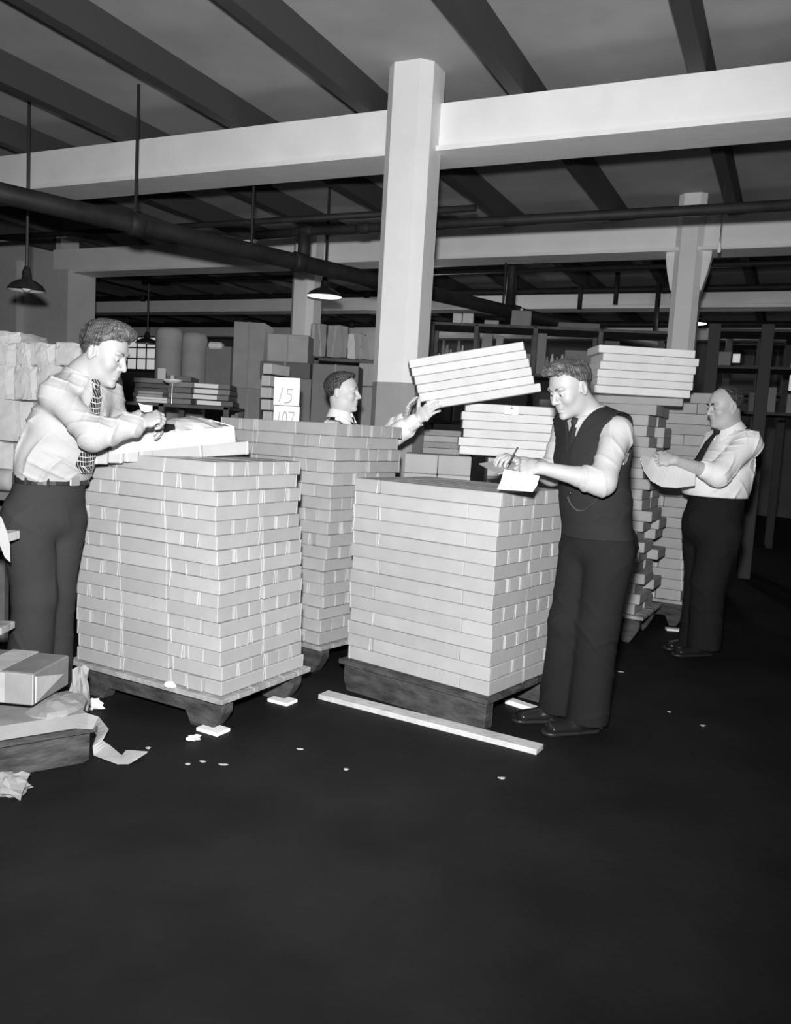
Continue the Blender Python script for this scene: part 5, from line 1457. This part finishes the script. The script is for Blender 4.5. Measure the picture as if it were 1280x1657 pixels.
link('shirt', Fs.mesh('shirt', man4.location), m_shirtw, man4)
collar(man4, neck - nn * .010, neck + nn * .05, L4, F4, m_shirtw, r=.078, h=.042)
trousers(man4, T4, (hipR, hipL), (kneeR, kneeL), (ankR, ankL), m_troub, bulge=[(pel + F4 * .06 + UP * .04, (.14, .15, .12)), (pel - F4 * .05 + UP * -.04, (.12, .13, .12))], rt=.135, rk=.108, rh=.105, w=1.12, belly=.055, top=waist[2] + .002, hem=.05, h=.008, seed=8)
tn = neck + F4 * .09 + UP * -.03
ribbon_part('tie', [tn, tn + F4 * .06 + UP * -.07, chest + F4 * .21 + UP * .02, chest + F4 * .235 + UP * -.05], [.04, .06, .08, .09], L4, .008, m_tie, man4)
part('tie_knot', MB().tube([tn + UP * .03, tn, tn + UP * -.02], [.02, .024, .014], 10), m_tie, man4, smooth=True)
shoe(man4, ankL, F4); shoe(man4, ankR, F4)
# his sheet: a big curved page
def A4(x, y, Y): return P(x, y, Y)
lowp = [(1036, 742, 5.06), (1042, 762, 5.02), (1053, 778, 5.0), (1071, 788, 5.0), (1095, 790, 5.02), (1124, 786, 5.08)]
upp = [(1038, 737, 5.10), (1056, 741, 5.20), (1074, 742, 5.22), (1090, 743, 5.22), (1107, 745, 5.22), (1126, 756, 5.2)]
sheet('paper_sheet', [(P(*a_), P(*b_)) for a_, b_ in zip(lowp, upp)],
      m_white, 'large curved white sheet held by the stout man at right', thick=.002)

# ------------------------------------------------------------------ man behind the tall stack lifting the tilted armful
Y2 = 5.45
F2 = unit((.95, -.30, 0)); L2 = np.array([-F2[1], F2[0], 0])
pel = P(548, 880, Y2); waist = P(549, 810, Y2); chest = P(549, 742, Y2); shc = P(551, 701, Y2); neck = P(551, 670, Y2)
rs, ls = shc - L2 * .17, shc + L2 * .17
re = P(606, 728, 5.26); rw = P(676, 678, 5.04); le = P(612, 722, 5.52); lw = P(656, 676, 5.22)
H2 = Frame(P(553, 637, Y2 - .02), (.965, -.20, .05), sc=(1.03, 1.03, 1.03))
man2 = thing('person', (pel[0], pel[1], 0), 'man in dark vest behind the tall stack lifting the tilted boxes', 'person')
hipR, hipL = pel - L2 * .09 + UP * -.03, pel + L2 * .09 + UP * -.03
kneeR, kneeL = P(548, 960, Y2 - .06), P(552, 960, Y2 + .06); ankR, ankL = pel - L2 * .09, pel + L2 * .10; ankR = vec(ankR[0], ankR[1], .085); ankL = vec(ankL[0], ankL[1], .085)
T2 = Torso(pel, waist, chest, shc, neck, L2)
lo = vec(pel[0] - .30, Y2 - .62, 0); hi = vec(rw[0] + .24, Y2 + .32, 1.76)
hR = ((rw, P(708, 652, 4.98) - rw, (-.15, -.9, .35), 1), dict(curls=[(.15, .25, .2), (.2, .3, .2), (.25, .3, .2), (.3, .3, .2)], thumb=(.5, .8, .1), spread=.10, sc=1.08))
hL = ((lw, P(668, 640, 5.16) - lw, (-.8, .2, .2), -1), dict(curls=[(.2, .3, .2)] * 4, thumb=(.7, .6, -.1)))
body(man2, lo, hi, .0044, 1.12, T2, rs, re, rw, ls, le, lw, hipR, kneeR, ankR, hipL, kneeL, ankL, H2, dict(), [hR, hL], m_skinp)
face_parts(H2, man2, man2.location)
hair(H2, man2, man2.location, m_hair, [(-.13, -.055), (-.095, -.06), (-.055, -.045), (-.03, .0), (.012, .025), (.022, .055), (.04, .07), (.06, .095), (.12, .13)], .008, extra=[((.02, 0, .112), (.065, .058, .024), .02)], seed=8)
Fs = grid(vec(pel[0] - .30, Y2 - .50, waist[2] - .05), vec(rw[0] + .05, Y2 + .34, 1.60), .006)
torso(Fs, T2, rs, ls, .016, 0, 1.0, lower=False)
Fs.cap(shc, neck, .078, .066, .03)
for s_, e_, w_ in ((rs, re, rw), (ls, le, lw)):
    Fs.cap(s_, e_, .075, .074, .03); Fs.cap(e_, seg(e_, w_, .70), .074, .066, .03); Fs.cap(seg(e_, w_, .72), seg(e_, w_, .92), .052, .050, .006)
Fs.wrinkle(folds((.9, .2, -.5), (.3, .5, .8), .010, 75, 13))
nn = unit(neck - shc); wz2 = waist[2]
Fs.cut(lambda X, Y, Zz: np.maximum(wz2 - .02 - Zz, (X - neck[0]) * nn[0] + (Y - neck[1]) * nn[1] + (Zz - neck[2]) * nn[2] - .004) + 0 * X)
link('shirt', Fs.mesh('shirt', man2.location), m_shirtw, man2)
collar(man2, neck - nn * .008, neck + nn * .05, L2, F2, m_shirtw, r=.068, h=.046)
Fv = grid(vec(pel[0] - .30, Y2 - .32, pel[2] - .02), vec(pel[0] + .32, Y2 + .34, 1.62), .006)
torso(Fv, T2, rs, ls, .025, 0, 1.0, lower=True); Fv.cap(shc, neck, .088, .072, .03)
vz2, nz2, sh2 = chest[2] - .03, neck[2] - .012, shc
def vest2(X, Y, Zz):
    px, py = X - sh2[0], Y - sh2[1]; lat = px * L2[0] + py * L2[1]; fw = px * F2[0] + py * F2[1]
    V = np.where(fw > -.01, ((Zz - vz2) * .45 - np.abs(lat)) * .9, -1)
    arm = np.abs(lat) - (.135 + np.where(Zz < sh2[2] - .18, .2, 0))
    return np.maximum(np.maximum(V, arm), np.maximum(Zz - nz2, (pel[2] + .03) - Zz) + 0 * X)
Fv.cut(vest2)
link('vest', Fv.mesh('vest', man2.location), m_vest, man2)
trousers(man2, T2, (hipR, hipL), (kneeR, kneeL), (ankR, ankL), m_trou, top=waist[2] - .05, hem=.05, h=.012, seed=12)
tn = neck + F2 * .078 + UP * -.04
ribbon_part('tie', [tn, tn + F2 * .02 + UP * -.05, chest + F2 * .145 + UP * .02], [.034, .05, .07], L2, .006, m_tie, man2)
part('tie_knot', MB().tube([tn + UP * .022 - F2 * .004, tn + UP * .004, tn + UP * -.02], [.017, .020, .012], 10), m_tie, man2, smooth=True)
shoe(man2, ankR, F2); shoe(man2, ankL, F2)
